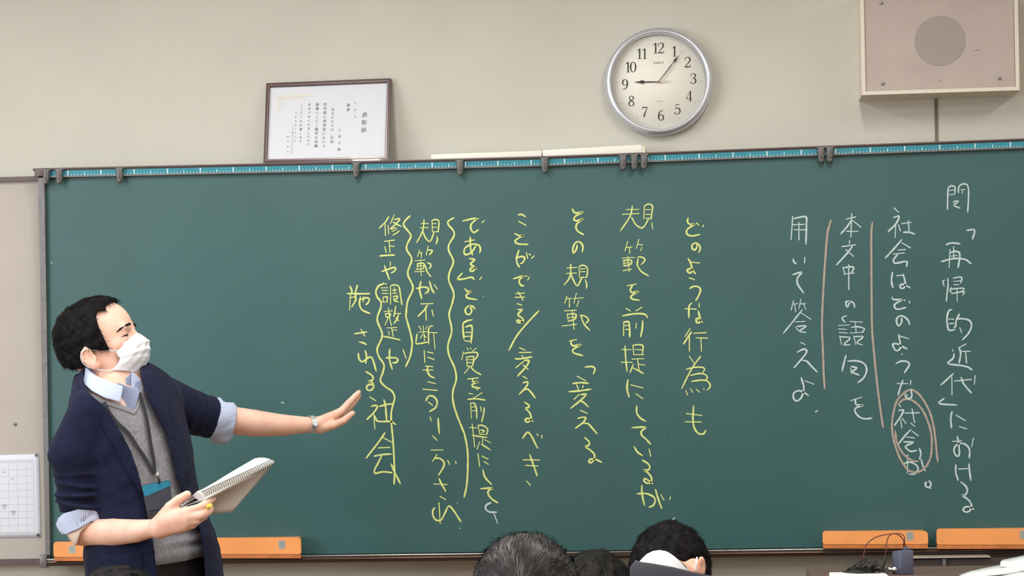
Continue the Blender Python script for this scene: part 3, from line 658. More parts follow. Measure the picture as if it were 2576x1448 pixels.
# timetable sheet
tp = empty('timetable_sheet', tuple(at(40, 1350, .045)), 'white printed grid sheet pinned on the beige panel at the left edge', 'paper')
TL = at(-60, 1146, .045); TR = at(98, 1141, .045); BR = at(103, 1351, .045); BL = at(-60, 1353, .045)
def lerp2(u, v, off=0): 
    p = (TL * (1 - u) + TR * u) * (1 - v) + (BL * (1 - u) + BR * u) * v
    return (p[0], .0465 - off - .0035 * math.sin(u * 3.1) * v * (1 - v), p[2])
V = []; F = []; N = 14
for j in range(N + 1):
    for i in range(N + 1): V.append(lerp2(i / N, j / N))
for j in range(N):
    for i in range(N): a = j * (N + 1) + i; F.append((a, a + N + 1, a + N + 2, a + 1))
o = mesh('sheet', V, F, mat('paper', (226, 232, 242), .7), tp, smooth=True)
md = o.modifiers.new('t', 'SOLIDIFY'); md.thickness = .0004; md.offset = 1
V, F = [], []
def lineuv(u0, v0, u1, v1, w):
    n = 10
    for k in range(n):
        ua, va = u0 + (u1 - u0) * k / n, v0 + (v1 - v0) * k / n; ub, vb = u0 + (u1 - u0) * (k + 1) / n, v0 + (v1 - v0) * (k + 1) / n
        b = len(V); hz = abs(u1 - u0) > abs(v1 - v0)
        for (u, v) in ((ua, va), (ub, vb)):
            p = lerp2(u, v, .0008)
            V.append((p[0], p[1], p[2] + w) if hz else (p[0] + w, p[1], p[2])); V.append((p[0], p[1], p[2] - w) if hz else (p[0] - w, p[1], p[2]))
        F.append((b, b + 1, b + 3, b + 2))
for v in (.075, .095, .18, .264, .348, .432, .516, .60, .684, .765, .85, .935): lineuv(.03, v, .905, v, .00028 if v not in (.765, .935, .075) else .0005)
for u in (.03, .15, .27, .37, .51, .65, .79, .905): lineuv(u, .095, u, .935, .00028)
mesh('grid_lines', V, F, mat('grid_ink', (170, 176, 192), .7), tp)
V, F = [], []
for (x, y, w) in ((9, 1187, 5), (32, 1204, 5), (11, 1269, 8), (11, 1273, 8), (34, 1285, 8), (34, 1289, 8), (11, 1278, 4), (34, 1294, 4)):
    p = at(x, y, .0443); b = len(V)
    for k in range(int(w)):
        b = len(V); x0 = p[0] + (k - w / 2) * .0019
        V += [(x0, .0443, p[2] - .0009), (x0 + .0013, .0443, p[2] - .0009), (x0 + .0013, .0443, p[2] + .0009 * (1 if k % 2 else .5)), (x0, .0443, p[2] + .0009)]
        F.append((b, b + 1, b + 2, b + 3))
mesh('printed_words', V, F, mat('print_ink', (96, 100, 112), .7), tp)
for nm, x, y, c in (('upper', 91, 1143, 'steel'), ('lower', 95, 1345, 'dark')):
    p = at(x, y, .043)
    e = cyl('push_pin', (p[0], .041, p[2]), (p[0], .045, p[2]), .0048, M_STEEL if c == 'steel' else mat('dark_pin', (88, 90, 88), .4, metal=.5), None, n=14, bevel=.0012)
    tag(e, 'round metal push pin at the %s right corner of the pinned grid sheet' % nm, 'pin')

# ------------------------------------------------------------------ speaker on the wall
FY = WY - .13
def w_at(px, py, Y): 
    p = at(px, py, Y); return p
sl = at(2166, 120, FY)[0]; sr = at(2563, 120, FY)[0]; sb = at(2365, 233, FY)[2]; stp = at(2365, -28, FY)[2]
M_SPK = mat('speaker_cream', (222, 214, 198), .55)
M_SPF = mat('speaker_cloth', (186, 173, 166), .85, var=.05, vscale=9, bump=.4, bscale=700)
M_SPG = mat('speaker_grille', (166, 155, 149), .85, var=.05, vscale=300, bump=.5, bscale=900)
spk = empty('wall_speaker', ((sl + sr) / 2, WY, sb), 'square beige wall speaker with round grille, above the right half of the board', 'speaker')
bm = bmesh.new(); T_ = .011
for lo, hi in (((sl, FY, sb), (sl + T_, WY, stp)), ((sr - T_, FY, sb), (sr, WY, stp)), ((sl + T_, FY, sb), (sr - T_, WY, sb + T_)), ((sl + T_, FY, stp - T_), (sr - T_, WY, stp))): add_box(bm, lo, hi)
bm_obj('cabinet', bm, M_SPK, spk)
box('front_panel', (sl + T_ + .001, FY + .004, sb + T_ + .001), (sr - T_ - .001, FY + .02, stp - T_ - .001), M_SPF, spk)
g = at(2365, 102, FY)
bm = bmesh.new()
rings = [(.0735, .004), (.0735, .0022), (.05, .0012), (.0, .0008)]
cyl('grille', (g[0], FY + .0045, g[2]), (g[0], FY + .0028, g[2]), .0725, M_SPG, spk, n=64)
for x, y in ((2217, 7), (2221, 210), (2515, 197), (2510, -6)):
    p = at(x, y, FY); e = cyl('screw', (p[0], FY + .004, p[2]), (p[0], FY + .0005, p[2]), .0052, mat('screw_grey', (128, 126, 120), .4, metal=.6), spk, n=12, bevel=.001)
p = at(2365, 203, FY); cyl('indicator', (p[0], FY + .0045, p[2]), (p[0], FY + .003, p[2]), .002, mat('dot_brown', (140, 112, 104), .6), spk, n=8)
# smudge on the front
p = at(2458, 127, FY); prism('scuff', [(-.012, -.001), (.010, .001), (.008, .004), (-.004, .002)], ((p[0], FY + .0035, p[2]), (1, 0, 0), (0, 0, 1), (0, 1, 0)), .0004, mat('scuff_grey', (138, 128, 126), .8), spk)

# ------------------------------------------------------------------ wall clock
CY = WY - .045
cc = at(1656.8, 203.0, CY)
ck = empty('wall_clock', (cc[0], WY, cc[2] - .16), 'round silver rimmed wall clock with black numerals showing five past nine', 'clock')
px_m = 5500 / (CY - CAM[1])
RO = 136.0 / px_m
def lathe(name, prof, c, material, parent, n=96, **kw):
    """prof: list of (radius, y) revolved about the y axis through c"""
    V, F = [], []
    for k in range(n):
        a = 2 * math.pi * k / n
        for r, y in prof: V.append((c[0] + r * math.cos(a), y, c[2] + r * math.sin(a)))
    m_ = len(prof)
    for k in range(n):
        for j in range(m_ - 1):
            a = k * m_ + j; b = ((k + 1) % n) * m_ + j
            F.append((a, a + 1, b + 1, b))
    return mesh(name, V, F, material, parent, smooth=True, **kw)
M_RIM = mat('silver_rim', (214, 219, 228), .40, metal=.75)
lathe('rim', [(RO - .010, WY), (RO - .002, WY - .010), (RO, WY - .022), (RO - .001, WY - .032), (RO - .006, WY - .041), (RO - .0125, WY - .046), (RO - .0165, WY - .045), (RO - .0185, WY - .040), (RO - .0205, WY - .020), (RO - .0215, WY - .012)], cc, M_RIM, ck)
lathe('dial', [(0.0001, WY - .0205), (RO - .0205, WY - .0205), (RO - .0205, WY)], cc, mat('dial_cream', (240, 238, 226), .55), ck)
DYN = WY - .0210
ROT = -0.022      # the clock hangs slightly turned
cr, sr_ = math.cos(ROT), math.sin(ROT)
def dial(u, v, y=DYN):
    """u right, v up in metres from the centre"""
    return (cc[0] + u * cr - v * sr_, y, cc[2] + u * sr_ + v * cr)
M_INK = mat('numeral_ink', (52, 50, 46), .6)
# serif numerals drawn as strokes: (x, y, width) with unit height 1
G = {
 '1': [[(.08, .80, .05), (.20, .86, .07), (.30, .98, .06)], [(.31, .98, .13), (.31, .5, .13), (.31, .02, .13)], [(.12, .015, .04), (.50, .015, .04)]],
 '2': [[(.06, .70, .05), (.08, .86, .06), (.28, .97, .055), (.50, .88, .12), (.54, .70, .13), (.42, .48, .10), (.20, .22, .06), (.06, .05, .06)], [(.06, .05, .11), (.34, .05, .11), (.54, .06, .08), (.60, .24, .04)], [(.07, .71, .11), (.10, .72, .11)]],
 '3': [[(.08, .76, .06), (.14, .92, .05), (.30, .97, .05), (.48, .88, .11), (.48, .68, .11), (.34, .54, .05), (.22, .53, .04)], [(.30, .54, .05), (.50, .44, .12), (.54, .24, .13), (.44, .07, .09), (.26, .02, .05), (.10, .07, .06), (.07, .20, .08)], [(.10, .76, .11), (.12, .77, .11)], [(.08, .20, .11), (.10, .20, .11)]],
 '4': [[(.42, .98, .12), (.42, .5, .12), (.42, .02, .12)], [(.40, .96, .04), (.20, .58, .04), (.03, .27, .04)], [(.03, .26, .05), (.62, .26, .05)], [(.28, .015, .04), (.56, .015, .04)]],
 '5': [[(.14, .95, .05), (.34, .93, .07), (.52, .97, .04)], [(.15, .95, .04), (.12, .52, .04)], [(.12, .52, .05), (.28, .60, .06), (.48, .54, .12), (.55, .32, .13), (.46, .09, .09), (.26, .02, .05), (.10, .08, .06), (.07, .22, .09)]],
 '6': [[(.52, .93, .05), (.36, .96, .06), (.18, .80, .10), (.09, .50, .13), (.10, .24, .13), (.20, .06, .07), (.32, .02, .05), (.48, .10, .10), (.54, .30, .13), (.48, .50, .09), (.34, .57, .05), (.18, .48, .05), (.12, .38, .05)]],
 '7': [[(.06, .78, .05), (.10, .94, .05)], [(.08, .93, .10), (.32, .94, .10), (.58, .94, .06)], [(.57, .94, .05), (.40, .58, .08), (.28, .25, .12), (.24, .02, .13)]],
 '8': [[(.32, .98, .05), (.48, .90, .09), (.50, .74, .10), (.40, .60, .08), (.20, .46, .10), (.09, .25, .12), (.16, .07, .08), (.32, .02, .05), (.48, .08, .09), (.54, .25, .11), (.46, .42, .09), (.26, .56, .08), (.14, .74, .10), (.18, .91, .07), (.32, .98, .05)]],
 '9': [[(.08, .10, .05), (.24, .04, .06), (.44, .22, .10), (.52, .50, .13), (.51, .76, .13), (.42, .94, .07), (.30, .98, .05), (.14, .90, .10), (.08, .70, .13), (.14, .50, .09), (.28, .43, .05), (.44, .52, .05), (.50, .62, .05)]],
 '0': [[(.30, .98, .05), (.15, .88, .09), (.07, .62, .13), (.07, .38, .13), (.15, .12, .09), (.30, .02, .05), (.45, .12, .09), (.53, .38, .13), (.53, .62, .13), (.45, .88, .09), (.30, .98, .05)]],
}
def glyph(ch, u0, v0, h, V, F, y=DYN):
    for si, st in enumerate(G[ch]):
        P = catmull([np.array(p) for p in st], 6) if len(st) > 2 else [np.array(p, float) for p in st]
        b = len(V); n_ = len(P)
        for i in range(n_):
            t = P[min(i + 1, n_ - 1)][:2] - P[max(i - 1, 0)][:2]; t = t / (np.linalg.norm(t) + 1e-9); nn = np.array([-t[1], t[0]])
            for s_ in (-1, 1):
                q = P[i][:2] + nn * s_ * max(P[i][2], .03) / 2
                V.append(dial(u0 + q[0] * h, v0 + q[1] * h, y - si * .00004))
        for i in range(n_ - 1): a = b + 2 * i; F.append((a, a + 1, a + 3, a + 2))
k_ = 1 / 4.828 / px_m
NUM = {'12': (757, 330), '1': (948, 375), '2': (1110, 513), '3': (1175, 714), '4': (1122, 925), '5': (976, 1080), '6': (775, 1150), '7': (578, 1103), '8': (417, 963), '9': (346, 760), '10': (417, 550), '11': (553, 392)}
ccx, ccy = 757, 742
for s_, (x, y) in NUM.items():
    V, F = [], []; h = 128 * k_; adv = {1: .62, 2: .60}[len(s_)] * h
    du = (x - ccx) * k_; dv = -(y - ccy) * k_
    u = du * cr + dv * sr_; v = -du * sr_ + dv * cr       # into the clock's turned axes
    adv = .60 * h; adv1 = .48 * h
    wid = [adv1 if c == '1' else adv for c in s_]; tot = sum(wid) * (1.0)
    x0 = u - tot / 2
    for c, w_ in zip(s_, wid): glyph(c, x0, v - h / 2, h, V, F); x0 += w_ * 1.02
    mesh('numeral', V, F, M_INK, ck)
V, F = [], []
for k in range(12):
    a = math.radians(30 * k); rr_ = 514 * k_; c0 = dial(rr_ * math.sin(a), rr_ * math.cos(a)); b = len(V)
    for j in range(8): V.append((c0[0] + .0011 * math.cos(j * .785), DYN, c0[2] + .0011 * math.sin(j * .785)))
    F.append(tuple(range(b, b + 8)))
mesh('hour_dots', V, F, M_INK, ck)
def hand(name, ang, L, tail, wmax, pos, y, material):
    """ang clockwise from 12; diamond shaped swell at pos"""
    prof = [(-tail, .0012), (0, .0020), (pos * .72, .0034), (pos * .86, .0016), (pos, wmax), (pos + (L - pos) * .35, wmax * .45), (L, .0005)]
    s_, c_ = math.sin(math.radians(ang)), math.cos(math.radians(ang)); V = []; F = []
    for (l, w) in prof:
        for q in (-1, 1):
            V.append(dial(l * s_ + q * w * c_ * .5, l * c_ - q * w * s_ * .5, y)); V.append(dial(l * s_ + q * w * c_ * .5, l * c_ - q * w * s_ * .5, y - .0012))
    for i in range(len(prof) - 1):
        a = 4 * i
        F += [(a, a + 2, a + 6, a + 4), (a + 1, a + 5, a + 7, a + 3), (a, a + 4, a + 5, a + 1), (a + 2, a + 3, a + 7, a + 6)]
    return mesh(name, V, F, material, ck)
M_HAND = mat('hand_black', (40, 38, 36), .4)
hand('hour_hand', 270 - 1.5 + math.degrees(ROT) * -1, 300 * k_, .006, .0110, 195 * k_, DYN - .003, M_HAND)
hand('minute_hand', 36.5 + math.degrees(ROT) * -1, 400 * k_, .006, .0085, 330 * k_, DYN - .006, M_HAND)
hand('second_hand', 37.0 - math.degrees(ROT), 486 * k_, -.001, .0012, 300 * k_, DYN - .009, mat('second_grey', (92, 90, 88), .4))
q = dial(0, 0); cyl('hub', (q[0], DYN, q[2]), (q[0], DYN - .012, q[2]), .0032, mat('brass_hub', (170, 140, 110), .35, metal=.7), ck, n=16)
q = dial(130 * k_, 14 * k_)
prism('counterweight', [(-.026, -.0012), (.002, -.0022), (.004, .0008), (-.026, .0012)], ((q[0], DYN - .0095, q[2]), (1, 0, .1), (-.1, 0, 1), (0, 1, 0)), .0006, mat('pale_tail', (214, 204, 180), .4), ck)
def textobj(name, body, size, loc, material, parent, rot=0.0, align='CENTER', space=1.0, sx=1.0):
    cu = bpy.data.curves.new(name, 'FONT'); cu.body = body; cu.size = size; cu.align_x = align; cu.align_y = 'CENTER'; cu.space_character = space
    cu.resolution_u = 2
    o = bpy.data.objects.new(name + '_tmp', cu); COL.objects.link(o)
    dg = bpy.context.evaluated_depsgraph_get(); dg.update()
    me = bpy.data.meshes.new_from_object(o.evaluated_get(dg)); bpy.data.objects.remove(o)
    ob = bpy.data.objects.new(name, me); COL.objects.link(ob); me.materials.clear(); me.materials.append(material)
    me.transform(Matrix.Translation(tuple(float(v) for v in loc)) @ Matrix.Rotation(rot, 4, 'Y') @ Matrix.Rotation(math.pi / 2, 4, 'X') @ Matrix.Diagonal((sx, 1, 1, 1)))
    ORIG[ob.name] = Vector((0, 0, 0)); setparent(ob, parent)
    return ob
textobj('maker_name', 'DAILY', .0098, dial(-3 * k_, 232 * k_), mat('pale_ink', (70, 68, 64), .6), ck, rot=-ROT, space=1.05, sx=1.12)
textobj('quartz_mark', 'QUARTZ', .0042, dial(8 * k_, -236 * k_), MATS['pale_ink'], ck, rot=-ROT, space=1.1, sx=1.1)

# ------------------------------------------------------------------ framed certificate leaning on the wall
CT = WY - .016; CB = -.012
TLc, TRc = at(670, 209, CT), at(984, 196.5, CT); BRc, BLc = at(977, 403, CB), at(662.5, 414, CB)
for p_ in (BLc, BRc): p_[2] = max(p_[2], zt_line(p_[0]) + .0252)
cf = empty('framed_certificate', tuple((BLc + BRc) / 2), 'dark framed white award certificate leaning on the wall, standing on top of the board', 'picture frame')
nrm = np.cross(TRc - TLc, BLc - TLc); nrm = nrm / np.linalg.norm(nrm)
if nrm[1] > 0: nrm = -nrm
def cpt(u, v, d=0.0): return (TLc * (1 - u) + TRc * u) * (1 - v) + (BLc * (1 - u) + BRc * u) * v + nrm * d
M_FR = mat('dark_mahogany', (78, 54, 54), .35, var=.15, vscale=40, coat=.3)
M_FR2 = mat('frame_bead', (136, 118, 118), .3, metal=.3)
fw, fh = .030, .052
def frame_bar(u0, v0, u1, v1, name, m_, d0, d1):
    P = [cpt(u0, v1, d1), cpt(u1, v1, d1), cpt(u1, v0, d1), cpt(u0, v0, d1), cpt(u0, v1, d0), cpt(u1, v1, d0), cpt(u1, v0, d0), cpt(u0, v0, d0)]
    return hexa(name, P, m_, cf)
for (u0, v0, u1, v1) in ((0, 0, 1, fh), (0, 1 - fh * .9, 1, 1), (0, fh, fw, 1 - fh * .9), (1 - fw, fh, 1, 1 - fh * .9)): frame_bar(u0, v0, u1, v1, 'frame_rail', M_FR, -.014, .0)
iu0, iu1, iv0, iv1 = fw * .55, 1 - fw * .55, fh * .55, 1 - fh * .5
for (u0, v0, u1, v1) in ((iu0, iv0, iu1, iv0 + .012), (iu0, iv1 - .012, iu1, iv1), (iu0, iv0 + .012, iu0 + .008, iv1 - .012), (iu1 - .008, iv0 + .012, iu1, iv1 - .012)): frame_bar(u0, v0, u1, v1, 'inner_bead', M_FR2, -.002, .0022)
frame_bar(fw, fh, 1 - fw, 1 - fh * .9, 'certificate_paper', mat('award_paper', (216, 219, 226), .6), -.012, -.005)
frame_bar(fw * .5, fh * .5, 1 - fw * .5, 1 - fh * .5, 'back_board', mat('kraft_back', (150, 128, 100), .8), -.0155, -.0125)
# pale yellow print border in the upper left
V, F = [], []
def crect(u0, v0, u1, v1, V, F):
    b = len(V)
    V += [tuple(cpt(u0, v1, -.0045)), tuple(cpt(u1, v1, -.0045)), tuple(cpt(u1, v0, -.0045)), tuple(cpt(u0, v0, -.0045))]; F.append((b, b + 1, b + 2, b + 3))
zx = lambda X, Y: ((X / 5.568 + 640 - 668) / 314.5, 0)
def cuv(X, Y):     # crop coordinates (x5.568 from 640,170) -> (u, v)
    px, py = 640 + X / 5.568, 170 + Y / 5.568
    v = (py - (209 - (px - 670) / 314 * 12.5)) / 206.0; u = (px - (670 - v * 7.5)) / 314.5
    return u, v
for X0, Y0, X1, Y1 in ((330, 385, 800, 402), (330, 402, 345, 640), (380, 420, 620, 428), (375, 428, 385, 560)):
    u0, v0 = cuv(X0, Y0); u1, v1 = cuv(X1, Y1); crect(u0, v0, u1, v1, V, F)
mesh('printed_border', V, F, mat('faded_yellow', (218, 216, 206), .6), cf)
M_CINK = mat('certificate_ink', (84, 84, 98), .7); M_CINK2 = mat('certificate_ink_faint', (172, 172, 184), .7)
Uc = (TRc - TLc); Uc = Uc / np.linalg.norm(Uc); Vc = (TLc - BLc); Vc = Vc / np.linalg.norm(Vc)
def ctext(s, X, Ys, Ye, size, m_=None, slant=0.0):
    n_ = len(s); size_m = size / 5.568 / 840
    B = bmesh.new()
    cu = bpy.data.curves.new('c', 'FONT'); cu.size = size_m * 1.05; cu.align_x = 'CENTER'; cu.align_y = 'CENTER'; cu.resolution_u = 1
    o = bpy.data.objects.new('c_tmp', cu); COL.objects.link(o)
    for i, ch in enumerate(s):
        if ch in ' 　': continue
        cu.body = ch
        dg = bpy.context.evaluated_depsgraph_get(); dg.update()
        me = bpy.data.meshes.new_from_object(o.evaluated_get(dg))
        Y = Ys + (Ye - Ys) * i / max(1, n_ - 1); Xc = X + slant * (i / max(1, n_ - 1))
        u, v = cuv(Xc, Y); c0 = cpt(u, v, -.0043)
        T = Matrix([[Uc[0], Vc[0], nrm[0], c0[0]], [Uc[1], Vc[1], nrm[1], c0[1]], [Uc[2], Vc[2], nrm[2], c0[2]], [0, 0, 0, 1]])
        me.transform(T); B.from_mesh(me); bpy.data.meshes.remove(me)
    bpy.data.objects.remove(o)
    me = bpy.data.meshes.new('written_column'); B.to_mesh(me); B.free(); me.materials.append(m_ or M_CINK)
    ob = bpy.data.objects.new('written_column', me); COL.objects.link(ob); ORIG[ob.name] = Vector((0, 0, 0)); setparent(ob, cf)
ctext('表彰状', 1545, 665, 875, 82, slant=-15)
ctext('体育祭', 1410, 500, 690, 34, M_CINK2)
ctext('優勝', 1315, 525, 590, 48)
ctext('三年Ｅ組', 1195, 880, 1150, 46, slant=-10)
ctext('あなたたちは、令和', 1098, 590, 1042, 46, slant=-15)
ctext('四年度の体育祭において', 990, 515, 1110, 50, slant=-22)
ctext('頭書のごとく優秀な成績', 880, 520, 1105, 50, slant=-20)
ctext('をおさめられましたので', 772, 520, 1090, 44, slant=-20)
ctext('ここにこれを賞します', 660, 530, 1045, 42, slant=-18)
ctext('令和四年六月三日', 580, 640, 1035, 24, slant=-12)
ctext('一二三四五六七八九十口日', 535, 825, 1205, 26, M_CINK, slant=-15)
ctext('一田三四口', 470, 910, 1190, 28, M_CINK, slant=-8)
# ------------------------------------------------------------------ implicit modelling (numpy): smooth unions meshed by surface nets
f32 = np.float32
def smin(a, b, k):
    if k <= 0: return np.minimum(a, b)
    h = np.clip(.5 + .5 * (b - a) / k, 0, 1)
    return b + (a - b) * h - k * h * (1 - h)
def smax(a, b, k): return -smin(-a, -b, k)
def frame_of(f, up=(0, 0, 1)):
    """rows: forward, left, up"""
    f = np.array(f, float); f /= np.linalg.norm(f); l = np.cross(up, f); l /= np.linalg.norm(l); u = np.cross(f, l)
    return np.array([f, l, u])
class SDF:
    def __init__(s): s.ops = []
    def add(s, op, fn, k): s.ops.append((op, fn, k)); return s
    def cone(s, a, b, r1, r2, k=.02, op='+', fr=None):
        a = np.array(a, float); b = np.array(b, float)
        if fr is not None: a = fr[0] + a @ fr[1]; b = fr[0] + b @ fr[1]
        ba = b - a; L2 = ba @ ba
        def fn(P, a=a, ba=ba, L2=L2, r1=r1, r2=r2):
            pa = P - a; h = np.clip(pa @ ba / L2, 0, 1)
            return np.linalg.norm(pa - h[..., None] * ba, axis=-1) - (r1 + (r2 - r1) * h)
        return s.add(op, fn, k)
    def chain(s, pts, rs, k=.01, op='+', fr=None):
        A = SDF()
        for i in range(len(pts) - 1): A.cone(pts[i], pts[i + 1], rs[i], rs[i + 1], .0015, '+', fr)
        return s.add(op, A.__call__, k)
    def ell(s, c, r, k=.02, op='+', fr=None, ax=None):
        c = np.array(c, float); A = np.eye(3) if ax is None else np.array(ax, float); r = np.array(r, float)
        if fr is not None: c = fr[0] + c @ fr[1]; A = fr[1] if ax is None else np.array(ax) @ fr[1]
        def fn(P, c=c, A=A, r=r):
            q = (P - c) @ A.T / r; k0 = np.linalg.norm(q, axis=-1); k1 = np.linalg.norm(q / r, axis=-1)
            return np.where(k0 < 1e-4, -r.min(), k0 * (k0 - 1) / np.maximum(k1, 1e-6))
        return s.add(op, fn, k)
    def box(s, c, h, rad=.005, k=.01, op='+', A=None):
        c = np.array(c, float); A = np.eye(3) if A is None else np.array(A, float); h = np.array(h, float) - rad
        def fn(P, c=c, A=A, h=h, rad=rad):
            q = np.abs((P - c) @ A.T) - h
            return np.linalg.norm(np.maximum(q, 0), axis=-1) + np.minimum(q.max(-1), 0) - rad
        return s.add(op, fn, k)
    def sub(s, other, k=.02, op='+', off=0.0): return s.add(op, lambda P, o=other, off=off: o(P) - off, k)
    def clip(s, fn, k=.002): return s.add('&', fn, k)
    def disp(s, fn): return s.add('~', fn, 0)
    def __call__(s, P, C=None, R=0):
        P = np.asarray(P); d = np.full(P.shape[:-1], 1.0, P.dtype)
        for op, fn, k in s.ops:
            if op in '+-' and C is not None:
                sel = np.abs(fn(C)) < 2 * R + k + .012 if op == '-' else fn(C) < 2 * R + k + .012
                if op == '-': sel = fn(C) < 2 * R + k + .012
                if not sel.any(): continue
                v = fn(P[sel])
                d[sel] = smin(d[sel], v, k) if op == '+' else smax(d[sel], -v, k)
            elif op == '+': d = smin(d, fn(P), k)
            elif op == '-': d = smax(d, -fn(P), k)
            elif op == '&': d = smax(d, fn(P), k)
            elif op == '~': d = d + fn(P)
        return d
def poly2(px, py, poly):
    """signed distance to a 2D polygon (negative inside), units of the polygon"""
    px = np.asarray(px); d = np.full(px.shape, 1e18); s = np.zeros(px.shape, bool); n = len(poly)
    for i in range(n):
        ax, ay = poly[i]; bx, by = poly[(i + 1) % n]; ex, ey = bx - ax, by - ay
        wx, wy = px - ax, py - ay; h = np.clip((wx * ex + wy * ey) / (ex * ex + ey * ey + 1e-12), 0, 1)
        d = np.minimum(d, (wx - ex * h) ** 2 + (wy - ey * h) ** 2)
        c = (ay > py) != (by > py)
        if ey != 0: s ^= c & (px < ex * (py - ay) / ey + ax)
    d = np.sqrt(d)
    return np.where(s, -d, d)
def pxpoly(poly, scale):
    def fn(P):
        x, y = topx(P); return poly2(x, y, poly) / scale
    return fn
def sdf_mesh(name, S, lo, hi, h, material, parent=None, smooth_it=1, kind=None, label=None, B=8):
    lo = np.array(lo, float); hi = np.array(hi, float)
    n = np.ceil((hi - lo) / (h * B)).astype(int)
    I = np.stack(np.meshgrid(*[np.arange(k) for k in n], indexing='ij'), -1).reshape(-1, 3)
    cen = lo + (I + .5) * B * h
    act = I[np.abs(S(cen)) < B * h * 1.35]
    loc = np.stack(np.meshgrid(*[np.arange(B + 1)] * 3, indexing='ij'), -1)
    D = np.empty((len(act), B + 1, B + 1, B + 1))
    R = B * h * .87
    for c0 in range(0, len(act), 400):
        A = act[c0:c0 + 400]
        P = lo + (A[:, None, None, None, :] * B + loc) * h
        C = lo + (A + .5) * B * h
        D[c0:c0 + 400] = S(P.reshape(len(A), -1, 3), C, R).reshape(len(A), B + 1, B + 1, B + 1)
    neg = D < 0
    cnt = np.zeros((len(act), B, B, B), int)
    cor = [(i, j, k) for i in (0, 1) for j in (0, 1) for k in (0, 1)]
    for i, j, k in cor: cnt += neg[:, i:B + i, j:B + j, k:B + k]
    b, x, y, z = np.nonzero((cnt > 0) & (cnt < 8))
    vals = {c: D[b, x + c[0], y + c[1], z + c[2]] for c in cor}
    acc = np.zeros((len(b), 3)); num = np.zeros(len(b))
    for c in cor:
        for ax in range(3):
            if c[ax] == 1: continue
            c2 = list(c); c2[ax] = 1; c2 = tuple(c2)
            a, e = vals[c], vals[c2]; cr_ = (a < 0) != (e < 0)
            t = np.where(cr_, a / np.where(cr_, a - e, 1), 0)
            p = np.tile(np.array(c, float), (len(b), 1)); p[:, ax] += t
            acc += p * cr_[:, None]; num += cr_
    g = act[b] * B + np.stack([x, y, z], 1)
    V = lo + (g + acc / num[:, None]) * h
    NY, NZ = (n[1] + 2) * B, (n[2] + 2) * B
    key = lambda q: (q[:, 0] * NY + q[:, 1]) * NZ + q[:, 2]
    kv = key(g); order = np.argsort(kv); ks = kv[order]
    def find(q):
        k = key(q); i = np.clip(np.searchsorted(ks, k), 0, len(ks) - 1)
        return np.where(ks[i] == k, order[i], -1)
    Fs = []
    for ax in range(3):
        s0 = [slice(0, B)] * 3; s1 = [slice(0, B)] * 3; s1[ax] = slice(1, B + 1)
        a = neg[(slice(None), *s0)]; e = neg[(slice(None), *s1)]
        b, x, y, z = np.nonzero(a != e)
        g = act[b] * B + np.stack([x, y, z], 1); flip = a[b, x, y, z]
        o1 = np.zeros(3, int); o2 = np.zeros(3, int); o1[(ax + 1) % 3] = 1; o2[(ax + 2) % 3] = 1
        q = np.stack([find(g), find(g - o1), find(g - o1 - o2), find(g - o2)], 1)
        ok = (q >= 0).all(1); q = q[ok]; flip = flip[ok]
        q[~flip] = q[~flip][:, ::-1]
        Fs.append(q)
    F = np.concatenate(Fs)
    for _ in range(smooth_it):     # one light smoothing pass
        s = np.zeros_like(V); c = np.zeros(len(V))
        for i in range(4):
            u, v = F[:, i], F[:, (i + 1) % 4]
            np.add.at(s, u, V[v]); np.add.at(s, v, V[u]); np.add.at(c, u, 1); np.add.at(c, v, 1)
        V = V * .5 + .5 * s / np.maximum(c, 1)[:, None]
    me = bpy.data.meshes.new(name)
    me.vertices.add(len(V)); me.vertices.foreach_set('co', V.astype(f32).ravel())
    me.loops.add(len(F) * 4); me.loops.foreach_set('vertex_index', F.astype(np.int32).ravel())
    me.polygons.add(len(F)); me.polygons.foreach_set('loop_start', np.arange(0, len(F) * 4, 4, dtype=np.int32))
    me.polygons.foreach_set('loop_total', np.full(len(F), 4, np.int32))
    me.polygons.foreach_set('use_smooth', np.ones(len(F), bool))
    me.update(calc_edges=True); me.validate()
    o = bpy.data.objects.new(name, me); COL.objects.link(o); ORIG[o.name] = Vector((0, 0, 0))
    if material: me.materials.append(material)
    if parent: setparent(o, parent)
    if kind: o['kind'] = kind
    if label: o['label'] = label
    o_V[o.name] = V
    return o
o_V = {}
def surf(S, px, py, y0=-2.0, y1=0.0):
    """first surface point of S along the ray through photo pixel (px, py)"""
    a = at(px, py, y0); b = at(px, py, y1); L = np.linalg.norm(b - a); t = 0
    for _ in range(120):
        p = a + (b - a) * t / L; d = float(S(p[None])[0])
        if d < .0004: return p
        t += max(d * .7, .0004)
        if t > L: return None
    return p
def grad(S, P, e=.002):
    g = np.stack([S(P + np.eye(3)[i] * e) - S(P - np.eye(3)[i] * e) for i in range(3)], -1)
    return g / (np.linalg.norm(g, axis=-1, keepdims=True) + 1e-9)
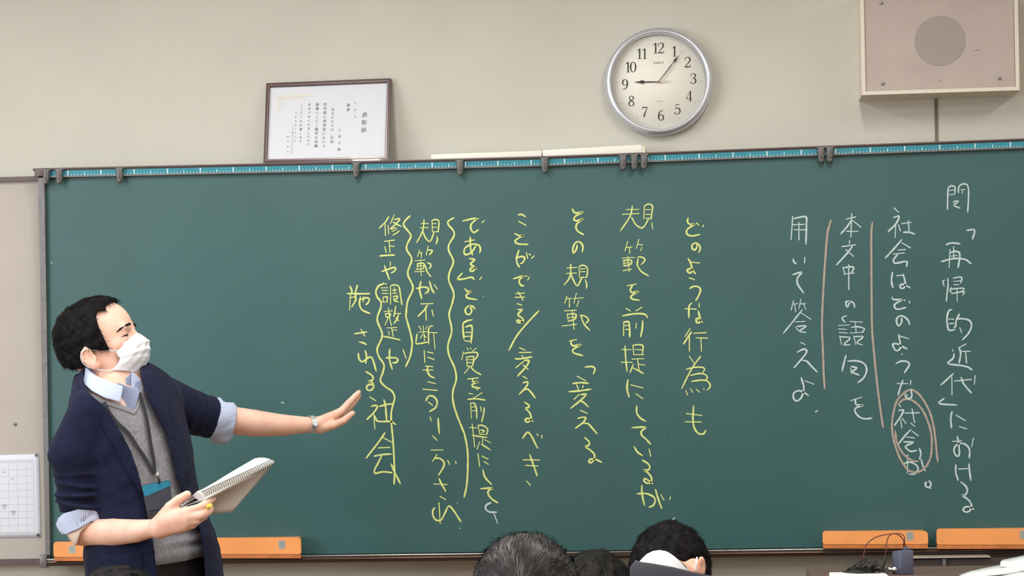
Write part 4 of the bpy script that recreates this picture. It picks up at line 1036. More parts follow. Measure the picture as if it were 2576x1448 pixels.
def strands(name, V, N, dirfn, n, length, width, material, parent, seed=1, lift=.004, jit=.25, seg=4, thick=.0):
    rg = np.random.RandomState(seed); idx = rg.choice(len(V), n, replace=len(V) < n)
    P = V[idx].copy(); Nn = N[idx]; D = dirfn(P)
    D += rg.normal(0, jit, D.shape); D -= (D * Nn).sum(1, keepdims=True) * Nn; D /= np.linalg.norm(D, axis=1, keepdims=True) + 1e-9
    L = length * rg.uniform(.6, 1.2, n); wd = width * rg.uniform(.6, 1.3, n); lf = lift * rg.uniform(.2, 1.3, n)
    S = np.cross(D, Nn); pts = []
    for k in range(seg + 1):
        t = k / seg
        c = P + D * (L * t)[:, None] + Nn * (lf * (1.2 * t - .9 * t * t) - .001 - .55 * (L * t) ** 2 / .11)[:, None]
        w = wd * (1 - t) ** .6 * .5 + .00008
        pts.append(c - S * w[:, None]); pts.append(c + S * w[:, None])
    A = np.stack(pts, 1); m_ = 2 * (seg + 1); base = (np.arange(n) * m_)[:, None]
    F = np.concatenate([base + np.array([[2 * k, 2 * k + 1, 2 * k + 3, 2 * k + 2]]) for k in range(seg)])
    return mesh(name, A.reshape(-1, 3), F, material, parent, smooth=True, kind='stuff')
# ------------------------------------------------------------------ materials for people
M_SKIN = mat('skin', (244, 203, 182), .50, rgb2=(234, 182, 160), vscale=22, sss=.12, bump=.06, bscale=500)
M_SKIN2 = mat('skin_student', (230, 186, 162), .55, rgb2=(220, 168, 142), vscale=24, sss=.1)
M_HAIR = mat('black_hair', (22, 19, 21), .55, rgb2=(12, 11, 12), vscale=60, bump=.5, bscale=260, spec=.10)
M_HAIRB = mat('soft_brown_black_hair', (38, 32, 33), .5, rgb2=(18, 15, 16), vscale=50, bump=.5, bscale=260, spec=.4)
M_NAVY = mat('navy_wool', (30, 35, 63), .9, rgb2=(22, 26, 49), vscale=45, bump=.5, bscale=900, sheen=.04, spec=.15)
M_GREY = mat('heather_grey_knit', (158, 157, 163), .92, rgb2=(134, 133, 139), vscale=130, bump=.55, bscale=800, sheen=.06, spec=.15)
M_SHIRT = mat('pale_blue_cotton', (184, 196, 222), .8, var=.03, vscale=30, bump=.12, bscale=700, sheen=.1)
M_LINING = mat('cream_lining', (224, 204, 192), .85)
M_MASK = mat('mask_white', (238, 240, 246), .75, bump=.1, bscale=900)
M_TROU = mat('black_trousers', (26, 25, 28), .85, var=.1, vscale=60, bump=.3, bscale=700)
M_SHOE = mat('black_shoe', (22, 20, 20), .35)
M_UNI = mat('student_uniform', (34, 33, 46), .88, rgb2=(28, 27, 38), vscale=30, bump=.3, bscale=800, sheen=.1)
M_EYEW = mat('eye_white', (226, 222, 216), .25); M_IRIS = mat('dark_iris', (34, 24, 20), .2)

def wob(P, s=1.0, a=0.0):
    return np.sin(P[..., 0] * 31 * s + 2.1 * np.sin(P[..., 2] * 17 * s + a)) * np.sin(P[..., 2] * 27 * s + 1.7 * np.sin(P[..., 1] * 23 * s) + a)
def head_sdf(fr, face=True, ears=True):
    S = SDF()
    S.ell((-.004, 0, .050), (.094, .076, .092), .02, fr=fr)
    S.ell((.034, 0, .062), (.067, .064, .068), .03, fr=fr)
    S.ell((.034, 0, -.006), (.056, .058, .066), .03, fr=fr)
    S.ell((.060, 0, -.030), (.038, .036, .040), .02, fr=fr)
    for s in (-1, 1):
        S.cone((.000, s * .052, -.022), (.060, s * .017, -.072), .019, .016, .025, fr=fr)
        S.ell((.058, s * .044, .000), (.024, .017, .017), .02, fr=fr)
    S.ell((.070, 0, -.074), (.017, .018, .016), .02, fr=fr)
    if face:
        S.cone((.088, -.032, .042), (.088, .032, .042), .0125, .0125, .012, fr=fr)
        for s in (-1, 1):
            S.ell((.102, s * .032, .022), (.015, .016, .010), .012, '-', fr=fr)
        S.cone((.094, 0, .036), (.112, 0, -.004), .0075, .0095, .010, fr=fr)
        S.ell((.113, 0, -.008), (.0105, .010, .009), .006, fr=fr)
        for s in (-1, 1):
            S.ell((.103, s * .0115, -.011), (.009, .0065, .0065), .005, fr=fr)
            S.ell((.0795, s * .032, .0265), (.0135, .0165, .0085), .004, fr=fr)
            S.ell((.0785, s * .032, .0125), (.0125, .015, .0065), .005, fr=fr)
        S.ell((.097, 0, -.038), (.008, .021, .0045), .004, fr=fr); S.ell((.095, 0, -.047), (.008, .018, .005), .004, fr=fr)
    if ears:
        for s in (-1, 1):
            c, n_ = math.cos(.22), math.sin(.22)
            ax = [[c, s * .25, n_], [-s * .25, 1, 0], [-n_, 0, c]]
            S.ell((-.012, s * .080, -.006), (.0185, .0065, .0305), .006, fr=fr, ax=ax)
            S.ell((-.006, s * .087, -.004), (.0095, .0065, .017), .005, '-', fr=fr, ax=ax)
            S.ell((-.002, s * .077, -.031), (.0085, .0055, .009), .006, fr=fr)
            S.chain([(-.000, s * .083, .012), (-.010, s * .086, .024), (-.024, s * .087, .014), (-.027, s * .086, -.006), (-.019, s * .083, -.024)], [.0028, .003, .0032, .003, .0025], .003, fr=fr)
            S.ell((.004, s * .078, -.008), (.004, .004, .007), .003, fr=fr)
    return S
def hairline(S, fr, poly, off, noise=.0025, under=.003):
    """hair shell following the skull, limited to a side-view region of the head frame"""
    H = SDF()
    H.sub(S, 0, off=off)
    H.disp(lambda P: noise * wob(P, 3.0) + noise * .6 * wob(P, 6.5, 2.0))
    H.clip(lambda P: -(S(P) + under), .001)
    def reg(P):
        q = (P - fr[0]) @ fr[1].T
        return poly2(q[..., 0], q[..., 2], poly)
    H.clip(reg, .006)
    return H

# ================================================================== the teacher
HC = at(257, 893, -.88)
th, ph = math.radians(20), math.radians(2)
FR = (HC, frame_of((math.cos(th) * math.cos(ph), -math.cos(th) * math.sin(ph), math.sin(th))))
def locpx(px, py, l=-.06):
    """pixel -> (f, u) of the head frame on the plane left = l"""
    A = FR[1]; o = CAM; d = at(px, py, 0) - CAM
    t = (l - (o - HC) @ A[1]) / (d @ A[1]); q = (o + d * t - HC) @ A.T
    return q[0], q[2]
SHR, SHL = at(228, 1030, -1.01), at(404, 1000, -.75)
lat = SHL - SHR; lat[2] = 0; lat /= np.linalg.norm(lat)
upv = at(300, 1000, -.88) - at(385, 1400, -.88); upv /= np.linalg.norm(upv)
nv = np.cross(lat, upv); nv /= np.linalg.norm(nv); upv = np.cross(nv, lat)
TAX = np.array([lat, nv, upv])
if nv[1] > 0: nv = -nv; TAX = np.array([lat, nv, upv])
TC = at(365, 1270, -.88)
def torso(grow=0.0):
    S = SDF()
    S.ell(at(326, 1095, -.88), (.160 + grow, .108 + grow, .19), .05, ax=TAX)
    S.ell(at(362, 1270, -.88), (.150 + grow, .104 + grow, .20), .06, ax=TAX)
    S.ell(at(388, 1425, -.88), (.162 + grow, .114 + grow, .15), .06, ax=TAX)
    S.cone(SHR * .84 + SHL * .16, SHL * .84 + SHR * .16, .044 + grow, .048 + grow, .05)
    S.cone(at(262, 968, -.87), at(300, 1050, -.88), .054 + grow * .7, .085 + grow, .05)
    return S
HEAD = head_sdf(FR)
ELR, ELL_ = at(207, 1338, -1.0), at(545, 1052, -.60)
WRR, WRL = at(394, 1327, -1.13), at(786, 1068, -.47)
BODY = SDF()
BODY.sub(torso(-.012), .03)
BODY.cone(at(246, 905, -.875), at(268, 990, -.875), .051, .050, .03)
BODY.cone(HC + FR[1][0] * .045 + FR[1][2] * -.06, at(276, 985, -.885), .028, .044, .03)
BODY.sub(HEAD, .012)
# arms
BODY.chain([SHR + np.array([0, .01, -.01]), ELR + np.array([0, 0, .012])], [.034, .038], .02)
BODY.chain([ELR, at(285, 1338, -1.045), at(340, 1335, -1.09), WRR], [.033, .0345, .029, .0215], .02)
BODY.chain([SHL, ELL_], [.036, .040], .02)
BODY.chain([ELL_, at(640, 1064, -.55), at(710, 1069, -.51), WRL], [.039, .037, .030, .0205], .02)
# left hand: palm, four fingers, thumb (seen from its thumb side)
def P_(x, y, Y): return at(x, y, Y)
kn = [P_(858, 1034, -.452), P_(860, 1040, -.432), P_(858, 1046, -.412), P_(853, 1052, -.394)]
wl_ = P_(796, 1067, -.462)
for i, q in enumerate(kn):
    BODY.cone(wl_ + np.array([0, .010 * i - .006, -.001 * i]), q, .0165, .0112, .012)
    if i < 3: BODY.cone((wl_ + q) / 2 + np.array([0, 0, -.006]), (wl_ + kn[i + 1]) / 2 + np.array([0, 0, -.006]), .0135, .0135, .012)
BODY.cone(P_(806, 1070, -.455), P_(842, 1057, -.44), .0200, .0165, .012); BODY.cone(P_(800, 1070, -.44), P_(846, 1058, -.415), .0175, .0150, .012)
fing = [[(858, 1034, -.452, .0105), (878, 1012, -.442, .0095), (893, 996, -.434, .0082), (903, 986, -.428, .0070)],
        [(860, 1040, -.432, .0105), (881, 1020, -.424, .0093), (895, 1005, -.416, .0080), (903, 996, -.410, .0068)],
        [(858, 1046, -.412, .0100), (877, 1028, -.404, .0088), (890, 1014, -.396, .0076), (897, 1006, -.390, .0064)],
        [(853, 1052, -.394, .0088), (868, 1041, -.388, .0080), (879, 1030, -.380, .0070), (886, 1022, -.374, .0060)]]
for fg in fing: BODY.chain([P_(*q[:3]) for q in fg], [q[3] for q in fg], .0015)
BODY.chain([P_(810, 1076, -.462), P_(840, 1069, -.474), P_(864, 1058, -.478), P_(887, 1039, -.474)], [.0145, .0118, .0102, .0078], .008)
# right hand: holds the notebook from below, thumb on top
RK = [P_(468, 1287, -1.175), P_(475, 1300, -1.178), P_(474, 1313, -1.172), P_(466, 1323, -1.162)]
wr_ = P_(402, 1324, -1.14)
for i, q in enumerate(RK): BODY.cone(wr_ + np.array([0, 0, .009 - .006 * i]), q, .018, .0128, .014)
BODY.cone(P_(420, 1306, -1.15), P_(452, 1300, -1.165), .021, .016, .014)
BODY.ell(P_(440, 1305, -1.150), (.036, .016, .026), .014)
rf = [[(468, 1287, -1.175, .0122), (500, 1277, -1.182, .0105), (521, 1264, -1.165, .0095), (536, 1254, -1.14, .0080)],
      [(475, 1300, -1.178, .0122), (505, 1296, -1.188, .0108), (524, 1287, -1.170, .0095), (531, 1279, -1.14, .0082)],
      [(474, 1313, -1.172, .0115), (499, 1307, -1.180, .0102), (515, 1297, -1.162, .0090), (522, 1287, -1.13, .0078)],
      [(466, 1323, -1.162, .0105), (485, 1320, -1.168, .0092), (497, 1311, -1.150, .0082), (503, 1301, -1.12, .0070)]]
for fg in rf: BODY.chain([P_(*q[:3]) for q in fg], [q[3] for q in fg], .004)
BODY.chain([P_(412, 1300, -1.135), P_(428, 1275, -1.155), P_(450, 1256, -1.165), P_(471, 1243, -1.160)], [.0175, .0140, .0118, .0100], .010)
# legs under the trousers
hipc = at(390, 1455, -.88)
FEET = []
for s in (-1, 1):
    hj = hipc + lat * s * .085 + np.array([0, 0, -.02])
    kn_ = np.array([hj[0] + .02, hj[1], .47]) + nv * .03; an = np.array([hj[0] + .01, hj[1], .085])
    BODY.chain([hj, kn_, an], [.07, .05, .036], .03); FEET.append((hj, kn_, an))
t_root = empty('person', (hipc[0], hipc[1], 0), 'man in navy jacket and white face mask, arm outstretched at the blackboard', 'person')
sdf_mesh('body', BODY, (.0 - .0, -1.32, .0), (1.12, -.30, 1.75), .0030, M_SKIN, t_root) if False else None
lo = np.minimum.reduce([SHR, HC, ELR, P_(150, 900, -1.2)]) - .16; hi = np.maximum.reduce([HC, P_(915, 980, -.36)]) + .16
lo[1] = -1.30; hi[1] = -.30; lo[2] = 0.02; hi[2] = HC[2] + .2
sdf_mesh('body', BODY, lo, hi, .0030, M_SKIN, t_root)
# nails
M_NAIL = mat('nail', (236, 196, 178), .35)
# eyes and brows
for s in (-1, 1):
    E_ = SDF().ell((.0765, s * .032, .0195), (.0125, .0125, .0125), 0, fr=FR)
    c = FR[0] + np.array([.0765, s * .032, .0195]) @ FR[1]
    eo = sdf_mesh('eye', E_, c - .016, c + .016, .0015, M_EYEW, t_root, B=4)
    d_ = FR[1][0] * .9 + FR[1][2] * -.15; d_ /= np.linalg.norm(d_)
    a_ = c + d_ * .0118; b_ = c + d_ * .0129
    cyl('iris', tuple(a_), tuple(b_), .0056, M_IRIS, eo, n=20)
    def onface(L, lift):
        out = []
        for q in L:
            p = FR[0] + np.array(q) @ FR[1]
            for _ in range(4):
                g = grad(HEAD, p[None])[0]; p = p - g * (float(HEAD(p[None])[0]) - lift)
            out.append(p)
        return out
    eb = onface([(.102, s * .014, .046), (.101, s * .022, .0465), (.094, s * .034, .0445), (.082, s * .045, .0400), (.070, s * .052, .0350)], .0004)
    EB = SDF().chain(eb, [.0022, .0028, .0027, .0022, .0010], .002); EB.disp(lambda P: .0006 * wob(P, 14))
    c = np.mean(eb, 0); sdf_mesh('eyebrow', EB, c - .03, c + .03, .0012, M_HAIR, t_root)
    el = onface([(.092, s * .0215, .0215), (.0925, s * .030, .0205), (.087, s * .040, .0200), (.078, s * .0490, .0185)], .0004)
    EL = SDF().chain(el, [.0009, .0015, .0015, .0008], .001)
    c = np.mean(el, 0); sdf_mesh('eyelash', EL, c - .022, c + .022, .0008, M_HAIR, t_root, smooth_it=0)
    ec_ = onface([(.092, s * .022, .0300), (.0915, s * .032, .0325), (.085, s * .043, .0305), (.079, s * .049, .027)], .0)
    EC = SDF().chain(ec_, [.0006, .0009, .0009, .0005], .001)
    c = np.mean(ec_, 0); sdf_mesh('eyelid_crease', EC, c - .022, c + .022, .0009, mat('skin_crease', (176, 122, 104), .6), t_root, smooth_it=0)
# hair
hp = [(296, 735), (288, 760), (277, 772), (266, 779), (246, 781), (244, 795), (250, 815), (260, 838), (270, 862), (277, 879), (266, 882), (240, 880), (228, 884), (219, 893), (217, 906), (221, 922), (208, 925), (180, 930), (140, 920), (90, 880), (90, 700), (250, 690)]
HPOLY = [locpx(*q, l=(0.0 if i_ < 3 else -.062)) for i_, q in enumerate(hp)]
CR = SDF()
CR.ell((-.006, 0, .052), (.095, .076, .092), .02, fr=FR); CR.ell((.034, 0, .062), (.0675, .064, .068), .03, fr=FR); CR.ell((.034, 0, -.006), (.056, .060, .066), .03, fr=FR)
CR.cone((-.020, 0, -.050), (-.038, 0, .0), .048, .056, .03, fr=FR)
HAIR = hairline(CR, FR, HPOLY, .0105, .0022)
ho = sdf_mesh('hair', HAIR, HC - .19, HC + .20, .0028, M_HAIR, t_root)
def comb(crown, fr, down=.25):
    c = fr[0] + np.array(crown) @ fr[1]
    def fn(P):
        d = P - c; d = d / (np.linalg.norm(d, axis=1, keepdims=True) + 1e-6); d[:, 2] -= down
        return d
    return fn
V_ = o_V[ho.name]; N_ = grad(HAIR, V_); keep = (CR(V_) > .004) & ((N_ * grad(CR, V_)).sum(1) > .82)
strands('hair_strands', V_[keep], N_[keep], comb((-.06, 0, .135), FR), 5200, .020, .0011, M_HAIR, t_root, lift=.004, jit=.30)
# face mask
def lerp_t(T, v):
    xs = [t[0] for t in T]; return np.array([np.interp(v, xs, [t[i] for t in T]) for i in range(1, len(T[0]))])
CT_ = [(0, .1105, .018), (.15, .121, .006), (.3, .127, -.008), (.5, .1225, -.030), (.75, .108, -.055), (1, .080, -.083)]
ST_ = [(0, .055, .060, -.006), (.25, .056, .062, -.018), (.5, .058, .0610, -.033), (.75, .046, .060, -.046), (1, .024, .0590, -.054)]
NU, NV = 44, 40; V = []; F = []
for j in range(NV + 1):
    v = j / NV; c = lerp_t(CT_, v); s_ = lerp_t(ST_, v)
    pl = 0
    for q in (.34, .52, .70):
        x = (v - q) / .10
        if -1 < x < 1: pl += .0032 * (1 - abs(x)) * (1 if x < 0 else .35)
    for i in range(NU + 1):
        a = (i / NU * 2 - 1) * math.pi / 2 * 1.0
        ct = math.cos(a); w = ct ** .85 if ct > 0 else 0
        ridge = .004 * max(0, math.cos(a * 2.2)) * (1 - v) ** 2
        f_ = s_[0] + (c[0] - s_[0]) * w + pl * (.4 + .6 * ct) + .0012 * math.sin(i * .9 + j * .35)
        l_ = s_[1] * math.sin(a) * (1 - .10 * (1 - v) * ct)
        u_ = s_[2] + (c[1] - s_[2]) * (ct ** 1.3 if ct > 0 else 0)
        V.append(tuple(FR[0] + np.array([f_, l_, u_]) @ FR[1]))
for j in range(NV):
    for i in range(NU): a = j * (NU + 1) + i; F.append((a, a + 1, a + NU + 2, a + NU + 1))
mk = mesh('face_mask', V, F, M_MASK, t_root, smooth=True, label='white pleated face mask')
md = mk.modifiers.new('t', 'SOLIDIFY'); md.thickness = .0014; md.offset = 0
V, F = [], []
rim = [V0 for V0 in []]
edge = [FR[0] + np.array([lerp_t(CT_, 0)[0], 0, 0]) @ FR[1]]
for s in (-1, 1):
    L1 = [(.058, s * .062, -.012), (.030, s * .0685, .000), (.006, s * .0775, .010), (-.012, s * .088, .018), (-.028, s * .087, .008), (-.031, s * .083, -.010), (-.022, s * .080, -.026), (-.004, s * .078, -.0385), (.012, s * .0700, -.048), (.028, s * .0600, -.056)]
    tube('ear_loop', [tuple(FR[0] + p @ FR[1]) for p in catmull([np.array(q) for q in L1], 6)], .0014, M_MASK, mk, n=8)
# shirt
NB0, NB1 = at(246, 905, -.875), at(275, 1010, -.88)
COLL = SDF()
COLL.cone(at(244, 905, -.875), at(283, 1000, -.88), .0600, .0760, .02); COLL.sub(torso(.012), .02)
def shell(S, t_in, t_out, poly, scale=980., ysplit=None, nmin=None, k=.0015, extra=None):
    H = SDF(); H.sub(S, 0, off=t_out); H.clip(lambda P: -(S(P) - t_in), .001); H.clip(pxpoly(poly, scale), k)
    if nmin is not None: H.clip(lambda P: nmin - (P - TC) @ nv, .002)
    if extra: H.clip(extra, .001)
    return H
cl_lo, cl_hi = at(190, 1050, -1.1) - .02, at(380, 880, -.6) + .02
cl_lo[1], cl_hi[1] = -1.15, -.6
colA = [(207, 915), (206, 943), (211, 966), (230, 983), (248, 993), (266, 1002), (290, 1008), (311, 1014), (325, 1004), (328, 976), (318, 972), (296, 966), (277, 959), (257, 951), (238, 942), (226, 932), (217, 918)]
colB = [(333, 935), (352, 952), (356, 971), (349, 990), (343, 999), (336, 1021), (323, 1017), (326, 1004), (329, 990), (331, 976), (331, 955)]
c1 = shell(COLL, .002, .006, colA, nmin=-.10, extra=lambda P: P[..., 1] + .86)
sh = sdf_mesh('shirt_collar', c1, cl_lo, cl_hi, .0024, M_SHIRT, t_root, label='pale blue shirt collar')
def patch(name, poly, depth, material, parent, thick=.002, step=2.5, **kw):
    """sheet filling a px outline; depth(px, py) gives the world y of each point"""
    xs = [p[0] for p in poly]; ys = [p[1] for p in poly]
    bm = bmesh.new(); ring = []
    n_ = len(poly)
    for i in range(n_):
        a_, b_ = np.array(poly[i], float), np.array(poly[(i + 1) % n_], float); m_ = max(1, int(np.linalg.norm(b_ - a_) / (step * 2)))
        for k in range(m_):
            q = a_ + (b_ - a_) * k / m_; ring.append(bm.verts.new(tuple(at(q[0], q[1], depth(q[0], q[1])))))
    f = bm.faces.new(ring); bmesh.ops.triangulate(bm, faces=[f]); bmesh.ops.recalc_face_normals(bm, faces=bm.faces)
    o = bm_obj(name, bm, material, parent, **kw)
    md = o.modifiers.new('t', 'SOLIDIFY'); md.thickness = thick; md.offset = 0
    return o
M_SHADE = mat('shirt_shade_blue', (150, 162, 192), .8)  # shirt blue darkened to paint in the shade inside the collar
dW = lambda x, y: -.948 + (x - 340) * .0008 - (y - 980) * .0002
patch('collar_wing', colB, dW, M_SHIRT, sh, thick=.004)
patch('collar_wing', [(316, 951), (324, 944), (333, 936), (342, 943), (350, 950), (340, 956), (334, 966), (331, 978), (329, 990), (323, 978), (318, 972)], lambda x, y: -.936 + (x - 340) * .0006, M_SHADE, sh, thick=.003)  # inner shadow of the wing, painted as a darker sheet
patch('collar_fold', [(340, 962), (348, 958), (352, 962), (350, 974), (344, 985), (341, 998), (337, 1016), (331, 1014), (334, 996), (339, 980)], lambda x, y: dW(x, y) - .004, M_SHADE, sh, thick=.002)
inner = [(207, 905), (219, 925), (240, 944), (277, 961), (320, 974), (330, 978), (345, 965), (352, 985), (340, 1035), (300, 1020), (240, 995), (205, 960)]
YF = min(surf(BODY, x, y)[1] for x, y in ((300, 985), (318, 990), (325, 1010), (335, 1000), (345, 990), (337, 1024))) - .003
patch('shirt_front', [(296, 962), (318, 970), (333, 975), (347, 972), (351, 985), (345, 1010), (338, 1034), (322, 1026), (300, 1012)], lambda x, y: YF, M_SHADE, t_root, thick=.003, label='shirt front between collar and vest')
# collar back wall round the neck
NK = SDF(); NK.cone(at(236, 893, -.875), at(262, 980, -.875), .0570, .0640, .0)
bandp = [(200, 915), (222, 921), (244, 942), (280, 962), (322, 976), (322, 990), (262, 985), (200, 960)]
c4 = shell(NK, .0, .004, bandp); sdf_mesh('collar_band', c4, cl_lo, cl_hi, .0026, M_SHIRT, sh)
# vest
T0 = torso(0.0)
def fold_vest(P):
    x, y = topx(P)
    g = np.exp(-((y - 1352) / 26.) ** 2) * np.clip((x - 400) / 60, 0, 1)
    return -.0045 * g * np.sin((y - 1318) * .16 + (x - 440) * .035) - .0012 * wob(P, 1.6) - .004 * np.exp(-((y - (1403 - (x - 400) * .2)) / 14.) ** 2)
vp = [(170, 930), (211, 968), (232, 990), (262, 1004), (300, 1015), (322, 1022), (337, 1033), (346, 1010), (353, 975), (372, 930), (480, 930), (620, 1100), (640, 1382), (505, 1400), (460, 1412), (398, 1422), (200, 1440), (100, 1300), (100, 930)]
VEST = SDF(); VEST.sub(T0, 0, off=.006); VEST.disp(fold_vest); VEST.clip(lambda P: -(T0(P) + .010), .001); VEST.clip(pxpoly(vp, 980.), .002)
vlo = at(150, 1450, -1.15) - .02; vhi = at(560, 930, -.65) + .03; vlo[1], vhi[1] = -1.2, -.55
vo = sdf_mesh('knitted_vest', VEST, vlo, vhi, .0038, M_GREY, t_root, label='heather grey V-neck vest')
# ribbed edges of the vest
def ribs(P):
    x, y = topx(P); return -.0006 * np.sin(x * 1.3 + y * .5)
for nm, pl in (('neck_rib', [(224, 985), (262, 1004), (300, 1015), (322, 1022), (338, 1034), (345, 1012), (351, 985), (358, 1000), (352, 1022), (339, 1045), (318, 1036), (296, 1028), (258, 1017), (228, 1000)]),):
    R_ = SDF(); R_.sub(T0, 0, off=.0085); R_.disp(fold_vest); R_.clip(lambda P: -(T0(P) - .002), .001); R_.clip(pxpoly(pl, 980.), .002); R_.clip(lambda P: -.1 - (P - TC) @ nv, .002)
    sdf_mesh(nm, R_, vlo, vhi, .0028, mat('rib_grey', (142, 141, 147), .92, bump=.4, bscale=700), vo)
# trousers and shoes
TR_ = SDF(); TR_.ell(at(388, 1425, -.88), (.160, .112, .13), .05, ax=TAX)
for (hj, k1, an) in FEET: TR_.chain([hj, k1, np.array([an[0], an[1], .07])], [.088, .066, .055], .03)
TR_.clip(lambda P: .035 - P[..., 2], .002); TR_.disp(lambda P: .003 * wob(P, 1.2))
TR_.clip(lambda P: P[..., 2] - (at(450, 1395, -.9)[2]), .003)
sdf_mesh('trousers', TR_, (hipc[0] - .3, -1.2, .0), (hipc[0] + .32, -.55, hipc[2] + .16), .006, M_TROU, t_root)
for (hj, k1, an) in FEET:
    S = SDF(); S.cone(an + np.array([0, 0, -.04]), an + nv * .15 * np.array([1, 1, 0]) + np.array([0, 0, -.048]), .042, .036, .03); S.cone(an, an + np.array([0, 0, .03]), .04, .038, .02)
    S.clip(lambda P: .001 - P[..., 2], .001)
    sdf_mesh('shoe', S, an - .26, an + .26, .006, M_SHOE, t_root)
# jacket
sleeveR = SDF()
aR = (ELR - SHR) / np.linalg.norm(ELR - SHR)
ex = np.cross(aR, [0, 1, 0]); ex /= np.linalg.norm(ex); ey = np.cross(aR, ex)
sleeveR.chain([SHR + np.array([0.006, 0, -.004]), at(193, 1125, -1.02), at(200, 1288, -1.0)], [.060, .0635, .0495], .04)
sleeveR.ell(at(186, 1146, -1.02), (.0655, .066, .042), .02)
def tilt(s): 
    z = aR + ex * s; z /= np.linalg.norm(z); x = np.cross(z, ey); x /= np.linalg.norm(x); y = np.cross(z, x)
    return np.array([x, y, z])
for (x, y, r, t, s) in ((197, 1190, .0650, .0135, .12), (199, 1217, .0640, .0120, -.06), (199, 1243, .0635, .0120, .08), (200, 1267, .0625, .0120, -.10)):
    sleeveR.ell(at(x, y, -1.01), (r, r, t), .004, ax=tilt(s))
pR = at(202, 1290, -1.0)
sleeveR.clip(lambda P: ((P - pR) @ aR) + .10 * ((P - pR) @ ex) * 0, .004)
sleeveL = SDF(); sleeveL.chain([SHL, at(470, 1030, -.68), at(536, 1052, -.605)], [.062, .0590, .0545], .03)
aL = at(560, 1058, -.59) - at(470, 1030, -.68); aL /= np.linalg.norm(aL)
for (x, y, Y, r, t) in ((466, 1035, -.685, .0590, .016), (490, 1040, -.655, .0580, .012), (512, 1045, -.63, .0575, .011), (532, 1050, -.61, .0562, .010)):
    x2 = np.cross(aL, [0, 1, .3]); x2 /= np.linalg.norm(x2)
    z2 = aL + x2 * .18 * (1 if x % 4 else -1); z2 /= np.linalg.norm(z2); x2 = np.cross(z2, [0, 1, .3]); x2 /= np.linalg.norm(x2)
    sleeveL.ell(at(x, y, Y), (r, r, t), .010, ax=np.array([x2, np.cross(z2, x2), z2]))
pL = at(545, 1052, -.60); sleeveL.clip(lambda P: (P - pL) @ aL, .004)
TJ = torso(0.0)
TJ2 = SDF(); TJ2.sub(TJ, 0); TJ2.cone(hipc + upv * .05, hipc - upv * .16, .15, .155, .05)
openp = [(205, 880), (206, 930), (209, 955), (222, 985), (240, 1003), (266, 1024), (288, 1060), (307, 1092), (328, 1132), (347, 1187), (361, 1242), (371, 1297), (384, 1352), (391, 1400), (397, 1470), (398, 1900), (700, 1900), (518, 1470), (512, 1400), (506, 1347), (492, 1300), (470, 1262), (455, 1232), (436, 1165), (418, 1091), (388, 1035), (364, 985), (352, 940), (354, 900), (340, 860)]
JACK = SDF()
JACK.sub(TJ2, 0, off=.021)
JACK.disp(lambda P: -.0022 * wob(P, 1.1) - .0012 * wob(P, 2.7, 1.0))
JACK.clip(lambda P: -(TJ2(P) - .012), .001)
JACK.add('+', lambda P: np.maximum(sleeveR(P), -(TJ2(P) - .012)), .014)
JACK.add('+', lambda P: np.maximum(sleeveL(P), -(TJ2(P) - .012)), .014)
JACK.clip(lambda P: -np.maximum(pxpoly(openp, 980.)(P), (-.030 - (P - TC) @ nv)), .003)
# neck opening
nk0, nk1 = at(246, 905, -.875), at(268, 985, -.88)
JACK.add('-', SDF().cone(at(240, 880, -.875), at(262, 975, -.875), .066, .058, 0).__call__, .006)
JACK.clip(lambda P: .70 - P[..., 2], .003)
jlo = at(100, 1450, -1.2) - .04; jhi = at(600, 900, -.5) + .03; jlo[1], jhi[1] = -1.25, -.42; jlo[2] = .66
jo = sdf_mesh('jacket', JACK, jlo, jhi, .0042, M_NAVY, t_root, label='navy wool jacket with pushed-up sleeves')
def front_only(P): return -.03 - (P - TC) @ nv
for nm, pl, of in (('lapel', [(207, 930), (211, 962), (224, 987), (240, 1002), (266, 1023), (288, 1059), (309, 1093), (330, 1134), (349, 1189), (362, 1244), (352, 1240), (326, 1198), (300, 1150), (270, 1098), (246, 1050), (262, 1040), (240, 1028), (219, 1030), (200, 985), (198, 945)], .026),
               ('lapel', [(353, 935), (364, 985), (388, 1035), (418, 1091), (436, 1165), (455, 1232), (470, 1258), (466, 1200), (452, 1120), (428, 1050), (398, 985), (375, 938)], .0255)):
    L_ = SDF(); L_.sub(TJ, 0, off=of); L_.disp(lambda P: -.0015 * wob(P, 1.1)); L_.clip(lambda P, TJ=TJ: -(TJ(P) - .0195), .001); L_.clip(pxpoly(pl, 980.), .002); L_.clip(front_only, .002)
    sdf_mesh(nm, L_, jlo, jhi, .0034, M_NAVY, jo)
# pocket flap and button
PF = SDF(); PF.sub(TJ2, 0, off=.0245); PF.clip(lambda P: -(TJ2(P) - .0195), .001); PF.clip(pxpoly([(258, 1392), (358, 1388), (362, 1432), (260, 1438)], 980.), .003); PF.clip(front_only, .002)
sdf_mesh('pocket_flap', PF, jlo, jhi, .004, M_NAVY, jo)
